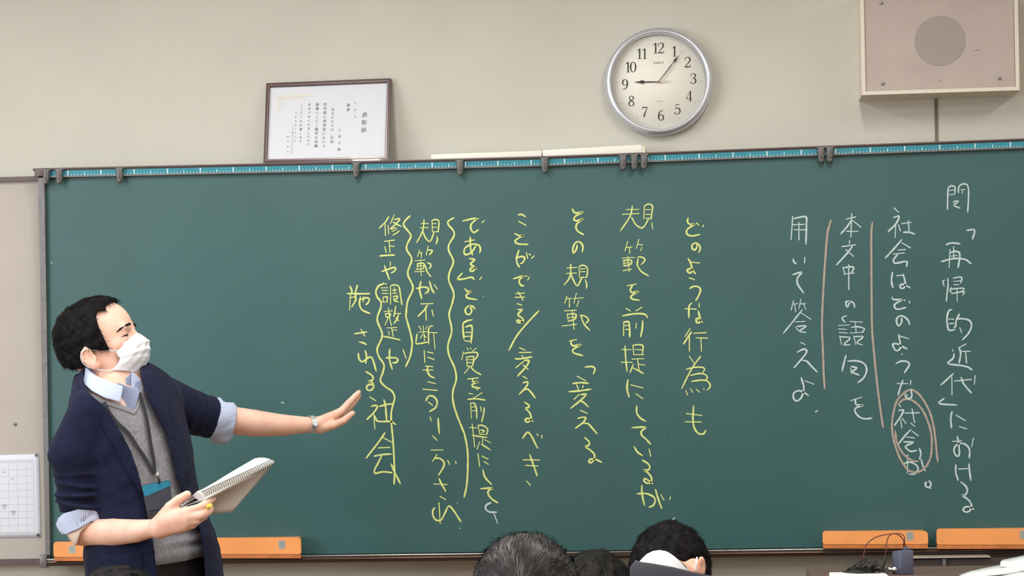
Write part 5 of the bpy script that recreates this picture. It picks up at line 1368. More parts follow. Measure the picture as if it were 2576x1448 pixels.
# turned back cuffs
CUFR = SDF(); cw = at(203, 1318, -1.0)
CUFR.cone(at(200, 1262, -1.0), at(204, 1338, -1.0), .0625, .0660, 0)
CUFRs = SDF(); CUFRs.sub(CUFR, 0); CUFRs.clip(lambda P: -(CUFR(P) + .0045), .001)
CUFRs.disp(lambda P: -.0012 * wob(P, 2.2))
CUFRs.clip(pxpoly([(140, 1319), (146, 1302), (160, 1290), (198, 1279), (236, 1275), (252, 1283), (268, 1307), (246, 1309), (228, 1313), (214, 1322), (196, 1332), (170, 1343), (156, 1346), (147, 1334)], 1020.), .002)
sdf_mesh('shirt_cuff', CUFRs, cw - .11, cw + .11, .0026, M_SHIRT, t_root, label='pale blue shirt cuff turned back over the jacket sleeve')
CI = SDF(); CI.sub(CUFR, 0, off=-.006); CI.cone(at(205, 1330, -1.0), at(188, 1358, -1.0), .045, .02, .01)
CI2 = SDF(); CI2.sub(CI, 0); CI2.clip(pxpoly([(166, 1338), (196, 1326), (214, 1318), (236, 1310), (216, 1326), (203, 1338), (198, 1352), (193, 1372), (186, 1371), (178, 1355)], 1020.), .002); CI2.clip(lambda P: P[..., 1] + 1.01, .002)
sdf_mesh('cuff_lining', CI2, cw - .12, cw + .12, .0028, M_LINING, t_root, label='cream inside of the hanging cuff')
CUFL = SDF(); cl_ = at(562, 1058, -.59)
CUFL.cone(at(535, 1052, -.61), at(590, 1060, -.575), .0600, .0560, 0)
CUFLs = SDF(); CUFLs.sub(CUFL, 0); CUFLs.clip(lambda P: -(CUFL(P) + .0055), .001); CUFLs.disp(lambda P: -.0012 * wob(P, 2.4))
CUFLs.add('+', SDF().ell(at(556, 1100, -.60), (.032, .03, .020), 0).__call__, .012)
CUFLs.clip(pxpoly([(543, 994), (553, 995), (560, 1006), (568, 1011), (588, 1011), (597, 1022), (597, 1045), (591, 1075), (586, 1098), (574, 1112), (562, 1118), (540, 1118), (529, 1114), (526, 1104), (532, 1095), (545, 1070), (550, 1040), (550, 1010)], 940.), .003)
sdf_mesh('shirt_cuff', CUFLs, cl_ - .12, cl_ + .12, .0026, M_SHIRT, t_root, label='pale blue shirt cuff of the outstretched arm')
# watch on the left wrist
wv = P_(800, 1068, -.46) - P_(770, 1067, -.48); wv /= np.linalg.norm(wv)
wc = P_(783, 1067, -.472)
w_root = empty('wristwatch', tuple(wc), 'silver bracelet wristwatch on the outstretched wrist of the man in the jacket', 'watch')
V, F = [], []; n = 40; e1 = np.cross(wv, [0, 1, 0]); e1 /= np.linalg.norm(e1); e2 = np.cross(wv, e1)
M_WATCH = mat('watch_steel', (206, 210, 212), .35, metal=.45)
for k in range(n):
    a = 2 * math.pi * k / n
    a0 = a + .0
    V_l = []; F_l = []
    for (ww, rr_) in ((-.0068, .0228), (-.0068, .0248), (.0068, .0248), (.0068, .0228)):
        for da in (.0, 2 * math.pi / n * .86):
            V_l.append(tuple(wc + wv * ww + (e1 * math.cos(a0 + da) + e2 * math.sin(a0 + da) * .94) * rr_))
    F_l = [(0, 1, 3, 2), (2, 3, 5, 4), (4, 5, 7, 6), (6, 7, 1, 0), (0, 2, 4, 6), (1, 7, 5, 3)]
    b = len(V); V += V_l; F += [tuple(b + i for i in f) for f in F_l]
mesh('bracelet', V, F, M_WATCH, w_root, kind='stuff', label='bracelet of small steel links')
camd = (CAM - wc) / np.linalg.norm(CAM - wc); rd = camd - wv * (camd @ wv); rd /= np.linalg.norm(rd)
rd2 = rd * .99 + np.array([0, 0, .10]); rd2 /= np.linalg.norm(rd2)
cyl('watch_case', tuple(wc + rd2 * .0235), tuple(wc + rd2 * .0305), .0085, mat('watch_case_steel', (212, 218, 224), .2, metal=.7), w_root, n=28, bevel=.0012)
cyl('watch_dial', tuple(wc + rd2 * .0304), tuple(wc + rd2 * .0309), .0068, mat('watch_dial', (226, 234, 242), .25), w_root, n=24)
# lanyard and badge
VS = SDF(); VS.sub(T0, 0, off=.0075); VS.disp(fold_vest)
M_STRAP = mat('lanyard_black', (42, 44, 50), .7, bump=.3, bscale=900)
b_root = empty('name_badge', tuple(surf(VS, 395, 1250)), 'teal and dark grey card holder hanging on a black neck strap over the vest', 'badge')
def strap(pts, w, lift=.004):
    P = catmull([np.array(p, float) for p in pts], 5); Q = []
    for p in P:
        q = surf(VS, p[0], p[1]); 
        if q is None: continue
        Q.append(q)
    Q = np.array(Q); Nn = grad(VS, Q); V = []; F = []
    for i in range(len(Q)):
        t = Q[min(i + 1, len(Q) - 1)] - Q[max(i - 1, 0)]; t /= np.linalg.norm(t) + 1e-9; s = np.cross(t, Nn[i]); s /= np.linalg.norm(s)
        for (a, b) in ((-w / 2, 0), (w / 2, 0), (w / 2, .0014), (-w / 2, .0014)): V.append(tuple(Q[i] + s * a + Nn[i] * (lift + b)))
    for i in range(len(Q) - 1):
        a = 4 * i
        for k in range(4): F.append((a + k, a + 4 + k, a + 4 + (k + 1) % 4, a + (k + 1) % 4)[::-1])
    m_ = len(V) - 4; F += [(0, 1, 2, 3), (m_ + 3, m_ + 2, m_ + 1, m_)]
    return mesh('neck_strap', V, F, M_STRAP, b_root, smooth=False)
strap([(262, 1012), (276, 1040), (294, 1064), (320, 1088), (342, 1121), (364, 1154), (380, 1182), (386, 1192)], .0095)
strap([(349, 990), (356, 1015), (365, 1050), (373, 1098), (377, 1125), (384, 1160), (386, 1192)], .0085, lift=.006)
q = surf(VS, 387, 1196)
def bq(px, py, d=.010):
    p = surf(VS, px, py); c = (CAM - p) / np.linalg.norm(CAM - p)
    return p + nv * d
S = SDF().ell(q + nv * .012, (.0055, .004, .0075), 0); sdf_mesh('swivel_clip', S, q - .03, q + .03, .0012, mat('clip_chrome', (206, 208, 210), .2, metal=.9), b_root)
tube('clip_strap', [tuple(bq(387, 1201, .012)), tuple(bq(389, 1208, .014)), tuple(bq(391, 1217, .014))], .0030, M_STRAP, b_root)
bc = surf(VS, 400, 1248) + nv * .013
def onpl(px, py, off=0.0):
    d = at(px, py, 0) - CAM; t = ((bc - CAM) @ nb + off) / (d @ nb); return CAM + d * t
nb = nv * .85 + np.array([0, 0, .12]); nb /= np.linalg.norm(nb)
def plate(name, pts, t0, t1, m_, par):
    A_ = [onpl(x, y, t1) for x, y in pts]; B_ = [onpl(x, y, t0) for x, y in pts]; n_ = len(pts); V = [tuple(p) for p in A_ + B_]
    F = [tuple(range(n_))[::-1], tuple(range(n_, 2 * n_))] + [(i, (i + 1) % n_, n_ + (i + 1) % n_, n_ + i) for i in range(n_)]
    o = mesh(name, V, F, m_, par); bm = bmesh.new(); bm.from_mesh(o.data); bmesh.ops.recalc_face_normals(bm, faces=bm.faces); bm.to_mesh(o.data); bm.free(); return o
plate('card_holder', [(357, 1223), (361, 1219), (424, 1207), (428, 1209), (434, 1276), (431, 1280), (374, 1291), (370, 1288)], -.0015, .0015, mat('holder_grey', (66, 68, 80), .5, var=.05, vscale=30), b_root)
plate('teal_panel', [(358, 1224), (362, 1220), (424, 1208), (427.5, 1210), (428.5, 1221), (366, 1248), (362, 1245)], .0016, .0022, mat('badge_teal', (46, 134, 166), .4), b_root)
plate('stitched_edge', [(374, 1284), (431, 1274), (431.5, 1277), (374.5, 1287)], .0016, .0024, mat('edge_dark', (38, 38, 46), .5), b_root)

# ================================================================== students seen from behind
def comb_to(pt, k=1.0):
    def fn(P): d = pt - P; return d / (np.linalg.norm(d, axis=1, keepdims=True) + 1e-6)
    return fn
def student_body(hc, fwd, shw, par, m_, name='uniform', back=.10, h=.010, drop=.20):
    """seated figure: torso, arms on the desk edge, thighs, shins to the floor"""
    f = np.array([fwd[0], fwd[1], 0.]); f /= np.linalg.norm(f); l = np.array([-f[1], f[0], 0.])
    z = np.array([0, 0, 1.]); sh = np.array([hc[0], hc[1], hc[2] - drop]) - f * .02
    hip = np.array([sh[0], sh[1], .46]) - f * back
    S = SDF()
    S.cone(sh - l * shw, sh + l * shw, .055, .055, .04); S.ell((sh + hip) / 2 + z * .08, (.17, .12, .24), .06); S.ell(hip + z * .05, (.17, .14, .12), .05)
    for s in (-1, 1):
        a = sh + l * s * shw; e = a + f * .10 - z * .24 + l * s * .03; w_ = e + f * .20 + z * .02 - l * s * .08
        S.chain([a, e, w_], [.052, .042, .032], .02)
        k = hip + f * .40 + l * s * .10 + z * .0; S.chain([hip + l * s * .09, k, np.array([k[0], k[1], .05])], [.085, .06, .045], .03)
        S.cone(np.array([k[0], k[1], .035]), np.array([k[0], k[1], .035]) + f * .13, .035, .03, .02)
    S.clip(lambda P: .002 - P[..., 2], .001)
    return sdf_mesh(name, S, (hc[0] - .42, hc[1] - .45, 0), (hc[0] + .42, hc[1] + .62, hc[2] - .02), h, m_, par, B=6)
FULLHEAD = [(.085, .20), (.080, .085), (.060, .065), (.040, .040), (.015, .020), (.010, -.02), (-.02, -.04), (-.055, -.075), (-.2, -.08), (-.2, .25), (.085, .25)]
def student(px, top, Y, label, fdir=(0, 1, 0), hairmat=M_HAIRB, off=.013, nst=5200, tie=None, body=True, lenn=.035, wid=.0011, scale=1.0, seed=2, noise=.003, jit=.14):
    sc = FPX / ((at(px, top, Y) - CAM) @ _F)
    hc = at(px, top + (.143 * scale + off) * sc, Y)
    fr = (hc, frame_of(fdir) / 1.0)
    root = empty('person', (hc[0], hc[1], 0), label, 'person', None)
    H = head_sdf(fr, face=True)
    B_ = SDF(); B_.sub(H, 0); B_.cone((-.02, 0, -.04), (-.04, 0, -.16), .050, .055, .02, fr=fr)
    sdf_mesh('head', B_, hc - .2, hc + .2, .005, M_SKIN2, root)
    C_ = SDF(); C_.ell((-.012, 0, .052), (.101, .078, .092), .02, fr=fr); C_.ell((.028, 0, .060), (.066, .066, .066), .03, fr=fr); C_.cone((-.03, 0, -.055), (-.045, 0, .0), .055, .066, .03, fr=fr)
    HS = hairline(C_, fr, FULLHEAD, off, noise)
    ho = sdf_mesh('hair', HS, hc - .21, hc + .22, .0035, hairmat, root)
    V_ = o_V[ho.name]; N_ = grad(HS, V_); k = (C_(V_) > .004) & ((N_ * grad(C_, V_)).sum(1) > .82)
    if tie is not None:
        tp_ = hc + np.array(tie) @ fr[1]; fn = comb_to(tp_)
    else: fn = comb((-.055, .005, .14), fr, .15)
    strands('hair_strands', V_[k], N_[k], fn, nst, lenn, wid, hairmat, root, seed=seed, lift=.003, jit=jit)
    if body: student_body(hc, fr[1][0], .155, root, M_UNI)
    return root, hc, fr
# girl with a blue hair tie
r1, hc1, fr1 = student(1324, 1341, -2.78, 'student from behind with brownish black tied-back hair and blue hair tie', hairmat=M_HAIRB, tie=(-.112, 0, .064), nst=9000, lenn=.040, wid=.0010, noise=.0022, jit=.06)
tp_ = hc1 + np.array([-.117, 0, .064]) @ fr1[1]
V, F = tube_data([tuple(tp_ + np.array([.019 * math.cos(a), .004 * math.sin(2 * a), .013 * math.sin(a)])) for a in np.linspace(0, 2 * math.pi, 28)], .0042, 8)
mesh('hair_tie', V, F, mat('blue_hair_tie', (44, 58, 130), .6), r1, smooth=True, label='blue hair tie')
S = SDF(); S.chain([tp_, tp_ + np.array([0, -.03, -.02]), tp_ + np.array([.004, -.035, -.10]), tp_ + np.array([0, -.02, -.2])], [.014, .024, .026, .008], .01); S.disp(lambda P: .002 * wob(P, 3.5))
sdf_mesh('ponytail', S, tp_ - .26, tp_ + .08, .004, M_HAIRB, r1)
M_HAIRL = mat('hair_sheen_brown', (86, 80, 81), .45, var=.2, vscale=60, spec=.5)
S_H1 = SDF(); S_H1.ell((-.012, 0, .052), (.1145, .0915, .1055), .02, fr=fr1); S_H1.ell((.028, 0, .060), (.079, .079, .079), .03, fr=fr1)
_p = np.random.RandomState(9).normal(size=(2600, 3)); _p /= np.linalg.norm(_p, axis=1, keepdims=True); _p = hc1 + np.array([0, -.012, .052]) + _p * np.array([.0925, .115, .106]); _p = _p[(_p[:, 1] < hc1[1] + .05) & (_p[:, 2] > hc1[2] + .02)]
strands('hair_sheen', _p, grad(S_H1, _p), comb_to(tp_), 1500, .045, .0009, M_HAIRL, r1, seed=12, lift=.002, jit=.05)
# second head, partly hidden
student(1499, 1383, -1.05, 'dark haired student half hidden beside the head with the blue hair tie', hairmat=mat('dark_olive_black_hair', (32, 29, 27), .55, rgb2=(18, 16, 16), vscale=50, bump=.5, bscale=260, spec=.25), nst=6000, seed=5, lenn=.04)
# head top in front of the teacher
student(296, 1424, -2.25, 'dark head top at the bottom edge before the man in the jacket', hairmat=M_HAIR, nst=5000, seed=8)
# boy bending forward
def bent_student():
    Y = -1.85
    sc = 5500 / (Y - CAM[1])
    cran = at(1685, 1436, Y)
    fr0 = frame_of((-.02, .74, -.67)); fr = (cran - np.array([-.01, 0, .05]) @ fr0, fr0)
    root = empty('person', (cran[0], cran[1] - .1, 0), 'bowed student with black hair, white shirt collar and black uniform', 'person')
    B_ = SDF(); B_.sub(head_sdf(fr, ears=False), 0)
    n0 = at(1712, 1442, -2.04)
    B_.cone(at(1672, 1462, -2.16), fr[0] + np.array([-.03, 0, -.0]) @ fr0, .050, .054, .02)
    B_.ell(n0 + np.array([.012, .0, -.022]), (.022, .045, .035), .02)
    # ear on the right side
    ec = at(1765, 1424, -2.03)
    B_.ell(ec, (.0085, .014, .0215), .004); B_.ell(ec + np.array([.004, -.012, .002]), (.005, .008, .013), .004, '-')
    B_.cone(at(1757, 1438, -2.0), at(1745, 1428, -1.98), .012, .02, .01)
    sdf_mesh('head', B_, cran - .28, cran + .24, .0035, M_SKIN2, root)
    C_ = SDF(); C_.ell((-.010, 0, .050), (.103, .078, .094), .02, fr=fr); C_.ell((.03, 0, .058), (.064, .066, .066), .03, fr=fr); C_.ell((-.05, 0, -.01), (.055, .068, .06), .03, fr=fr)
    HS = SDF(); HS.sub(C_, 0, off=.008); HS.disp(lambda P: .0028 * wob(P, 3.2) + .0018 * wob(P, 7, 1))
    HS.clip(lambda P: -(C_(P) + .004), .001)
    def reg(P):
        q = (P - fr[0]) @ fr0.T; x, y = topx(P)
        side = poly2(q[..., 0], q[..., 2], [(.09, .25), (.085, .07), (.05, .0), (.02, -.04), (-.2, -.10), (-.3, .25)])
        skin = poly2(x, y, [(1700, 1398), (1716, 1409), (1730, 1411), (1740, 1403), (1748, 1399), (1752, 1408), (1760, 1402), (1768, 1400), (1774, 1404), (1774, 1420), (1766, 1436), (1766, 1475), (1690, 1475)]) / sc
        near = P[..., 1] - (cran[1] + .01)
        return np.maximum(side, -np.maximum(skin, near))
    HS.clip(reg, .004)
    ho = sdf_mesh('hair', HS, cran - .21, cran + .21, .0032, M_HAIR, root)
    V_ = o_V[ho.name]; N_ = grad(HS, V_); k = (C_(V_) > .003) & ((N_ * grad(C_, V_)).sum(1) > .8)
    strands('hair_strands', V_[k], N_[k], comb((-.05, 0, .15), fr, .1), 7000, .022, .0011, M_HAIR, root, seed=4, lift=.005, jit=.3)
    # mask strap
    tube('mask_strap', [tuple(at(1753.5, 1402, -2.045)), tuple(at(1752.5, 1409, -2.062)), tuple(at(1751.5, 1420, -2.066)), tuple(at(1750.5, 1432, -2.066)), tuple(at(1751, 1446, -2.055))], .0021, M_MASK, root, n=8)
    # white collar
    cc_ = at(1668, 1454, -2.165)
    K = SDF(); K.ell(cc_, (.052, .055, .062), 0); 
    C2 = SDF(); C2.sub(K, 0, off=.003); C2.clip(lambda P: -(K(P) + .001), .001)
    C2.clip(pxpoly([(1606, 1414), (1616, 1403), (1628, 1392), (1642, 1385), (1661, 1382.5), (1678, 1386), (1694, 1396), (1708, 1408), (1720, 1421), (1733, 1436), (1733, 1450), (1600, 1450)], 1230.), .001)
    C2.clip(lambda P: P[..., 1] - cc_[1] - .03, .001)
    sdf_mesh('shirt_collar', C2, cc_ - .09, cc_ + .09, .0022, mat('collar_white', (236, 236, 242), .7), root, label='white shirt collar')
    C3 = SDF(); C3.sub(K, 0, off=.0065); C3.clip(lambda P: -(K(P) - .003), .001)
    C3.clip(pxpoly([(1612, 1416), (1632, 1409.5), (1656, 1410), (1682, 1415), (1706, 1424), (1730, 1440), (1730, 1452), (1600, 1452)], 1230.), .001); C3.clip(lambda P: P[..., 1] - cc_[1] - .03, .001)
    sdf_mesh('collar_fold', C3, cc_ - .09, cc_ + .09, .0022, MATS['collar_white'], root)
    # uniform: collar ring and rounded back
    U_ = SDF()
    U_.ell(at(1680, 1585, -2.24), (.215, .16, .128), .05)
    U_.ell(at(1672, 1470, -2.175), (.072, .066, .070), .03)
    U_.cone(at(1560, 1540, -2.2), at(1810, 1560, -2.2), .06, .06, .06)
    UCL = (pxpoly([(1600, 1407), (1608, 1412), (1640, 1416), (1690, 1425), (1730, 1434), (1762, 1442), (1790, 1447), (1960, 1500), (1960, 2200), (1400, 2200), (1400, 1560), (1540, 1500), (1583, 1462), (1585, 1424)], 1230.))
    f = np.array([0, 1, 0.]); l = np.array([1, 0, 0.]); z = np.array([0, 0, 1.])
    base = at(1680, 1585, -2.24); hip = np.array([base[0], base[1] - .03, .46])
    U_.cone(base, hip + z * .1, .15, .15, .06)
    for s in (-1, 1):
        a = base + l * s * .17; e = a + f * .16 - z * .16; w_ = e + f * .18 + z * .0 - l * s * .06
        U_.chain([a, e, w_], [.06, .046, .034], .02)
        k_2 = hip + f * .42 + l * s * .10; U_.chain([hip + l * s * .09, k_2, np.array([k_2[0], k_2[1], .05])], [.09, .06, .045], .03)
        U_.cone(np.array([k_2[0], k_2[1], .035]), np.array([k_2[0], k_2[1] + .13, .035]), .035, .03, .02)
    U_.clip(lambda P: .002 - P[..., 2], .001); U_.clip(UCL, .004)
    sdf_mesh('uniform', U_, (base[0] - .42, base[1] - .4, 0), (base[0] + .42, base[1] + .66, base[2] + .2), .006, M_UNI, root)
bent_student()
# ------------------------------------------------------------------ notebook held by the man
M_NBW = mat('notebook_white', (234, 238, 238), .5, var=.02, vscale=20)
M_NBB = mat('notebook_board', (188, 180, 172), .75, var=.04, vscale=120)
M_PAGE = mat('notebook_pages', (222, 226, 230), .7)
def slab(name, P, t, m_, par, lift=0.0, flip=1, bev=0.0):
    """quad P (4 world points) thickened by t along its normal"""
    P = [np.array(p, float) for p in P]
    n_ = np.cross(P[1] - P[0], P[3] - P[0]); n_ /= np.linalg.norm(n_); n_ *= flip
    A_ = [p + n_ * lift for p in P]; B_ = [p + n_ * (lift + t) for p in P]
    return hexa(name, [A_[0], A_[1], A_[2], A_[3], B_[0], B_[1], B_[2], B_[3]], m_, par, bevel=bev)
nbk = empty('notebook', tuple(at(505, 1260, -1.14)), 'white spiral-bound notebook held open in the hand of the man in the jacket', 'notebook')
A0 = at(456, 1270, -1.115); T2 = at(641, 1152, -.985); S1a = at(496, 1235, -1.168); S2a = at(689, 1158, -1.052)
S1b = at(519, 1255, -1.172); S2b = at(690, 1163, -1.055); F1 = at(468, 1298, -1.140); F2 = at(583, 1288, -1.095)
# top leaf: gently curved cover
V, F = [], []; N1, N2 = 16, 8
for j in range(N2 + 1):
    for i in range(N1 + 1):
        u, v = i / N1, j / N2
        p = (S1a * (1 - u) + S2a * u) * (1 - v) + (A0 * (1 - u) + T2 * u) * v
        p = p + np.array([0, 0, .0045 * math.sin(v * math.pi) * u + .004 * math.sin(u * math.pi) * v])
        V.append(tuple(p))
for j in range(N2):
    for i in range(N1): a = j * (N1 + 1) + i; F.append((a, a + 1, a + N1 + 2, a + N1 + 1))
o = mesh('front_cover', V, F, M_NBW, nbk, smooth=True); md = o.modifiers.new('t', 'SOLIDIFY'); md.thickness = .0028; md.offset = -1
Sm1 = at(506, 1244, -1.169); Sm2 = at(689.5, 1161, -1.053)
slab('page_block', [S1a + np.array([0, 0, -.002]), S2a + np.array([0, 0, -.002]), T2 + np.array([0, 0, -.004]), A0 + np.array([0, 0, -.0015])], .0016, M_PAGE, nbk, lift=.0)
slab('page_block', [Sm1, Sm2, T2 + np.array([0, 0, -.006]), A0 + np.array([0, 0, -.003])], .0034, M_PAGE, nbk)
slab('page_block', [S1b, S2b, T2 + np.array([0, 0, -.012]), A0 + np.array([0.001, 0, -.006])], .0024, M_PAGE, nbk)
slab('spine_end', [S1a + np.array([0, 0, -.002]), S1b, S1b * .72 + A0 * .28, S1a * .72 + A0 * .28 + np.array([0, 0, -.002])], .0022, M_PAGE, nbk)
V, F = [], []
for j in range(N2 + 1):
    for i in range(N1 + 1):
        u, v = i / N1, j / N2
        p = (S1b * (1 - u) + S2b * u) * (1 - v) + (F1 * (1 - u) + F2 * u) * v
        if v == 1 and u == 1: p = p * .985 + (S1b * .5 + S2b * .5) * .015
        V.append(tuple(p + np.array([0, .006 * math.sin(v * 3.14) * (1 - .5 * u), 0])))
for j in range(N2):
    for i in range(N1): a = j * (N1 + 1) + i; F.append((a, a + 1, a + N1 + 2, a + N1 + 1))
o = mesh('back_cover', V, F, M_NBB, nbk, smooth=True, label='grey-beige board back cover hanging open'); md = o.modifiers.new('t', 'SOLIDIFY'); md.thickness = .0022; md.offset = 0
# spiral rings
ax_ = (S2b - S1b); Lr = np.linalg.norm(ax_); ax_ /= Lr
c0 = (S1a + S1b) / 2 + np.array([0, -.0005, .001]); c1 = (S2a + S2b) / 2 + np.array([0, -.0005, 0])
e1 = np.cross(ax_, [0, 1, 0]); e1 /= np.linalg.norm(e1); e2 = np.cross(ax_, e1)
Vr, Fr = tube_data([tuple((e1 * math.cos(a) + e2 * math.sin(a)) * .0078 + ax_ * .0006 * math.sin(a)) for a in np.linspace(0, 2 * math.pi, 15)], .0009, 5)
M_RING = mat('ring_wire', (104, 100, 94), .35, metal=.6)
first = None
for k in range(34):
    c = c0 + (c1 - c0) * (k + .9) / 35
    if first is None: first = mesh('binding_ring', Vr, Fr, M_RING, nbk, smooth=True); o = first
    else:
        o = first.copy(); COL.objects.link(o); o.parent = nbk; o.matrix_parent_inverse = first.matrix_parent_inverse.copy()
    o.location = tuple(c)
# holes row behind the rings
slab('hole_strip', [S1b + np.array([0, -.0008, .0006]), S2b + np.array([0, -.0008, .0006]), S2a + np.array([0, -.0008, -.0022]), S1a + np.array([0, -.0008, -.0022])], .0006, mat('hole_strip', (206, 202, 194), .8), nbk)
ck_ = cyl('chalk_stick', tuple(at(519, 1277, -1.160)), tuple(at(530, 1270.5, -1.192)), .0056, mat('chalk_yellow', (232, 214, 88), .8), None, n=18, bevel=.0012)
tag(ck_, 'short yellow chalk held between the fingers under the notebook', 'chalk')

# ------------------------------------------------------------------ desk and clutter in the lower right
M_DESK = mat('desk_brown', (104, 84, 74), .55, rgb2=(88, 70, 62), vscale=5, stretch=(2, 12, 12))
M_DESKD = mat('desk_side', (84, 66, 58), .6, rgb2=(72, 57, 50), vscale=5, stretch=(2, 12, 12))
dl = at(2028, 1427, -.92); dz = dl[2]; dx0 = dl[0]; dx1 = at(2700, 1427, -.92)[0]
desk = empty('teacher_desk', ((dx0 + dx1) / 2, -1.25, 0), 'brown wooden teacher desk in the lower right corner, covered with cables and papers', 'desk')
box('desk_top', (dx0, -1.55, dz - .03), (dx1, -.92, dz), M_DESK, desk, bevel=.003)
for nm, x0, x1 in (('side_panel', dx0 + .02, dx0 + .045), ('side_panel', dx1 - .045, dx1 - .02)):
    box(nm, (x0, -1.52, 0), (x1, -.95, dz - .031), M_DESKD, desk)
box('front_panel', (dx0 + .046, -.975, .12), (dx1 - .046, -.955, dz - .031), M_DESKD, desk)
for k in range(2):
    z0 = dz - .20 - k * .16
    d_ = box('drawer', (dx1 - .42, -1.535, z0), (dx1 - .05, -1.50, z0 + .15), M_DESK, desk, bevel=.003)
    box('handle', (dx1 - .29, -1.555, z0 + .07), (dx1 - .18, -1.536, z0 + .085), M_STEEL, d_, bevel=.003)
# low cabinet against the wall
ca = at(2262, 1401, -.125); cb = at(2740, 1401, -.125)
cab = empty('low_cabinet', ((ca[0] + cb[0]) / 2, -.09, 0), 'dark brown low cabinet with a pale metal edge, between desk and board', 'cabinet')
box('cabinet_body', (ca[0] + .03, -.115, 0), (cb[0], -.052, ca[2] - .008), mat('cabinet_dark', (62, 52, 50), .6, var=.12, vscale=14), cab)
box('top_edge', (ca[0] + .02, -.125, ca[2] - .0045), (at(2492, 1401, -.125)[0], -.050, ca[2]), mat('edge_metal', (176, 172, 162), .35, metal=.3), cab, bevel=.001)
p = at(2375, 1404, -.125); box('latch', (p[0] - .004, -.131, ca[2] - .034), (p[0] + .004, -.116, ca[2] - .007), mat('latch_grey', (108, 108, 106), .5), cab)
for k in range(3):
    x0 = ca[0] + .04 + k * .15; 
    dr = box('door', (x0, -.124, .10), (x0 + .143, -.1155, ca[2] - .05), mat('cabinet_door', (74, 60, 56), .55, var=.12, vscale=14), cab, bevel=.002)
    box('door_handle', (x0 + .12, -.134, .45), (x0 + .128, -.1245, .56), M_STEEL, dr, bevel=.002)
# sheet of paper and folder
pp = [at(2068, 1448, -1.14), at(2226, 1448, -1.14)]
x0 = at(2080, 1443, -1.12)[0]; x1 = at(2222, 1443, -1.12)[0]
bm = bmesh.new()
v = [bm.verts.new(q) for q in ((x0 - .012, -1.42, dz + .001), (x1 + .004, -1.42, dz + .001), (x1, -1.13, dz + .001), (x0 + .006, -1.125, dz + .001))]
bm.faces.new(v); r = bmesh.ops.extrude_face_region(bm, geom=bm.faces[:]); bmesh.ops.translate(bm, vec=(0, 0, .003), verts=[e for e in r['geom'] if isinstance(e, bmesh.types.BMVert)])
tag(bm_obj('paper_sheets', bm, mat('desk_paper', (236, 236, 236), .7)), 'flat white papers on the brown desk below the cable tangle', 'paper')
# pale plastic file / papers at the right edge
fr_ = empty('curled_papers', tuple(at(2500, 1448, -1.36)), 'stack of curled white papers at the right edge, on the brown desk', 'paper')
def sheet_curl(pts_t, pts_b, Y0, Y1, nm):
    V, F = [], []; n_ = len(pts_t)
    for (a, b) in zip(pts_t, pts_b):
        pa = at(a[0], a[1], Y1); pb = at(b[0], b[1], Y0)
        V += [tuple(pb), tuple((pa + pb) / 2 + np.array([0, 0, .004])), tuple(pa)]
    for i in range(n_ - 1):
        for j in range(2): a = 3 * i + j; F.append((a, a + 3, a + 4, a + 1))
    o = mesh(nm, V, F, mat('file_white', (214, 222, 220), .45), fr_, smooth=True); md = o.modifiers.new('t', 'SOLIDIFY'); md.thickness = .002; return o
sheet_curl([(2412, 1446), (2440, 1436), (2470, 1429), (2500, 1423), (2518, 1419), (2550, 1413), (2640, 1398)], [(2420, 1454), (2450, 1450), (2480, 1447), (2510, 1444), (2540, 1440), (2576, 1433), (2650, 1424)], -1.42, -1.28, 'sheet')
sheet_curl([(2518, 1411), (2522, 1407), (2533, 1405), (2548, 1402), (2576, 1396), (2640, 1386)], [(2516, 1421), (2524, 1424), (2540, 1425), (2556, 1422), (2580, 1417), (2650, 1408)], -1.36, -1.25, 'sheet')
sheet_curl([(2520, 1447), (2560, 1438), (2640, 1430)], [(2524, 1462), (2564, 1456), (2640, 1450)], -1.46, -1.42, 'sheet')
# power adapter
ad = empty('power_adapter', (at(2276, 1446, -1.16)[0], -1.15, dz), 'slate grey upright power adapter on the desk, in front of the orange tray', 'adapter')
az0 = dz + .0005; az1 = at(2276, 1383, -1.17)[2]; ax0, ax1 = at(2264, 1400, -1.17)[0], at(2299, 1400, -1.17)[0]
bx_ = ax0 - .017
M_AD = mat('adapter_slate', (84, 88, 106), .55, var=.06, vscale=60, bump=.2, bscale=400)
hexa('adapter_body', [(ax0, -1.17, az0), (ax1, -1.165, az0), (ax1, -1.165, az1), (ax0, -1.17, az1), (bx_, -1.135, az0), (ax1 - .012, -1.125, az0), (ax1 - .012, -1.125, az1 - .001), (bx_, -1.135, az1 - .005)], M_AD, ad, bevel=.003)
box('socket', (ax0 + .010, -1.160, az1 + .0003), (ax1 - .010, -1.142, az1 + .006), M_AD, ad, bevel=.001)
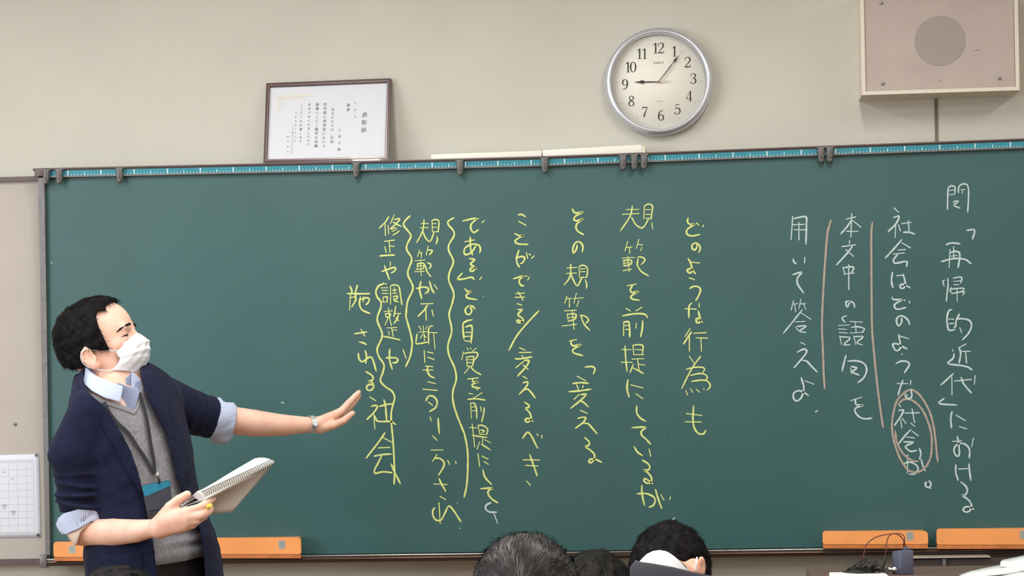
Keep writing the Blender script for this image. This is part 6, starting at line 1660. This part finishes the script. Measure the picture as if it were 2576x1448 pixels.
# thin brown wires in loops
M_WIRE = mat('brown_wire', (92, 44, 36), .5)
wr = empty('thin_wires', tuple(at(2230, 1400, -1.13)), 'two thin brown wires arching over the cable tangle, in front of the orange tray', 'cable')
for pts in ([(2160, 1428), (2166, 1410), (2174, 1390), (2176, 1376), (2184, 1364), (2200, 1352), (2218, 1346), (2238, 1343), (2252, 1342), (2264, 1347), (2272, 1357), (2276, 1368), (2281, 1384)],
            [(2222, 1428), (2226, 1405), (2229, 1385), (2230, 1368), (2234, 1352), (2242, 1343), (2256, 1341), (2268, 1343), (2275, 1350), (2276, 1358), (2273, 1368), (2275, 1384)]):
    P = catmull([at(x, y, -1.125 - .02 * math.sin(i * .9)) for i, (x, y) in enumerate(pts)], 5); P[-1][1] = -1.14
    tube('wire', [tuple(q) for q in P], .0013, M_WIRE, wr, n=7)
# black cable tangle
tg = empty('cable_tangle', tuple(at(2190, 1442, -1.13)), 'tangle of black cables heaped on the desk, left of the slate adapter', 'cable')
M_CAB = mat('cable_black', (40, 36, 34), .5)
rg = random.Random(11)
for k in range(13):
    cx = rg.uniform(2150, 2225); P = []
    r0 = rg.uniform(12, 34); ph_ = rg.uniform(0, 6.28); hh = rg.uniform(.4, 1.0)
    for i in range(9):
        a = ph_ + i * rg.uniform(.7, 1.1)
        x = cx + r0 * math.cos(a) * rg.uniform(.8, 1.3); z = dz + .004 + (.5 + .5 * math.sin(a * 1.3 + k)) * .034 * hh * math.exp(-((x - 2185) / 46) ** 2)
        q = at(x, 1430, -1.13); P.append(np.array([q[0], -1.13 + .045 * math.sin(a) + rg.uniform(-.01, .01), max(z, dz + .003)]))
    tube('cable', [tuple(q) for q in catmull(P, 4)], rg.choice([.0014, .0018, .0024]), M_CAB, tg, n=6)
V, F = tube_data([tuple(at(x, y, -1.15)) for x, y in ((2222, 1443), (2221, 1428), (2225, 1412), (2228, 1398))], .003, 8)
mesh('cable', V, F, M_CAB, tg, smooth=True)
pg = empty('white_plug', tuple(at(2248, 1434, -1.18)), 'small white plug on a short lead beside the slate adapter', 'plug')
bm = bmesh.new(); q = at(2250, 1430, -1.18); bmesh.ops.create_uvsphere(bm, u_segments=14, v_segments=9, radius=.0055)
bmesh.ops.transform(bm, matrix=Matrix.Translation(tuple(q)) @ Matrix.Diagonal((1.0, .8, .85, 1)), verts=bm.verts)
bm_obj('plug_body', bm, mat('plug_white', (226, 224, 222), .4), pg, smooth=True)
tube('plug_lead', [tuple(at(2236, 1428, -1.175)), tuple(at(2240, 1431, -1.18)), tuple(at(2246, 1430, -1.18))], .0022, MATS['plug_white'], pg, n=8)
tube('plug_cable', [tuple(at(2252, 1432, -1.18)), tuple(at(2250, 1440, -1.17)), (at(2246, 1444, -1.16)[0], -1.16, dz + .002)], .0018, M_CAB, pg, n=7)
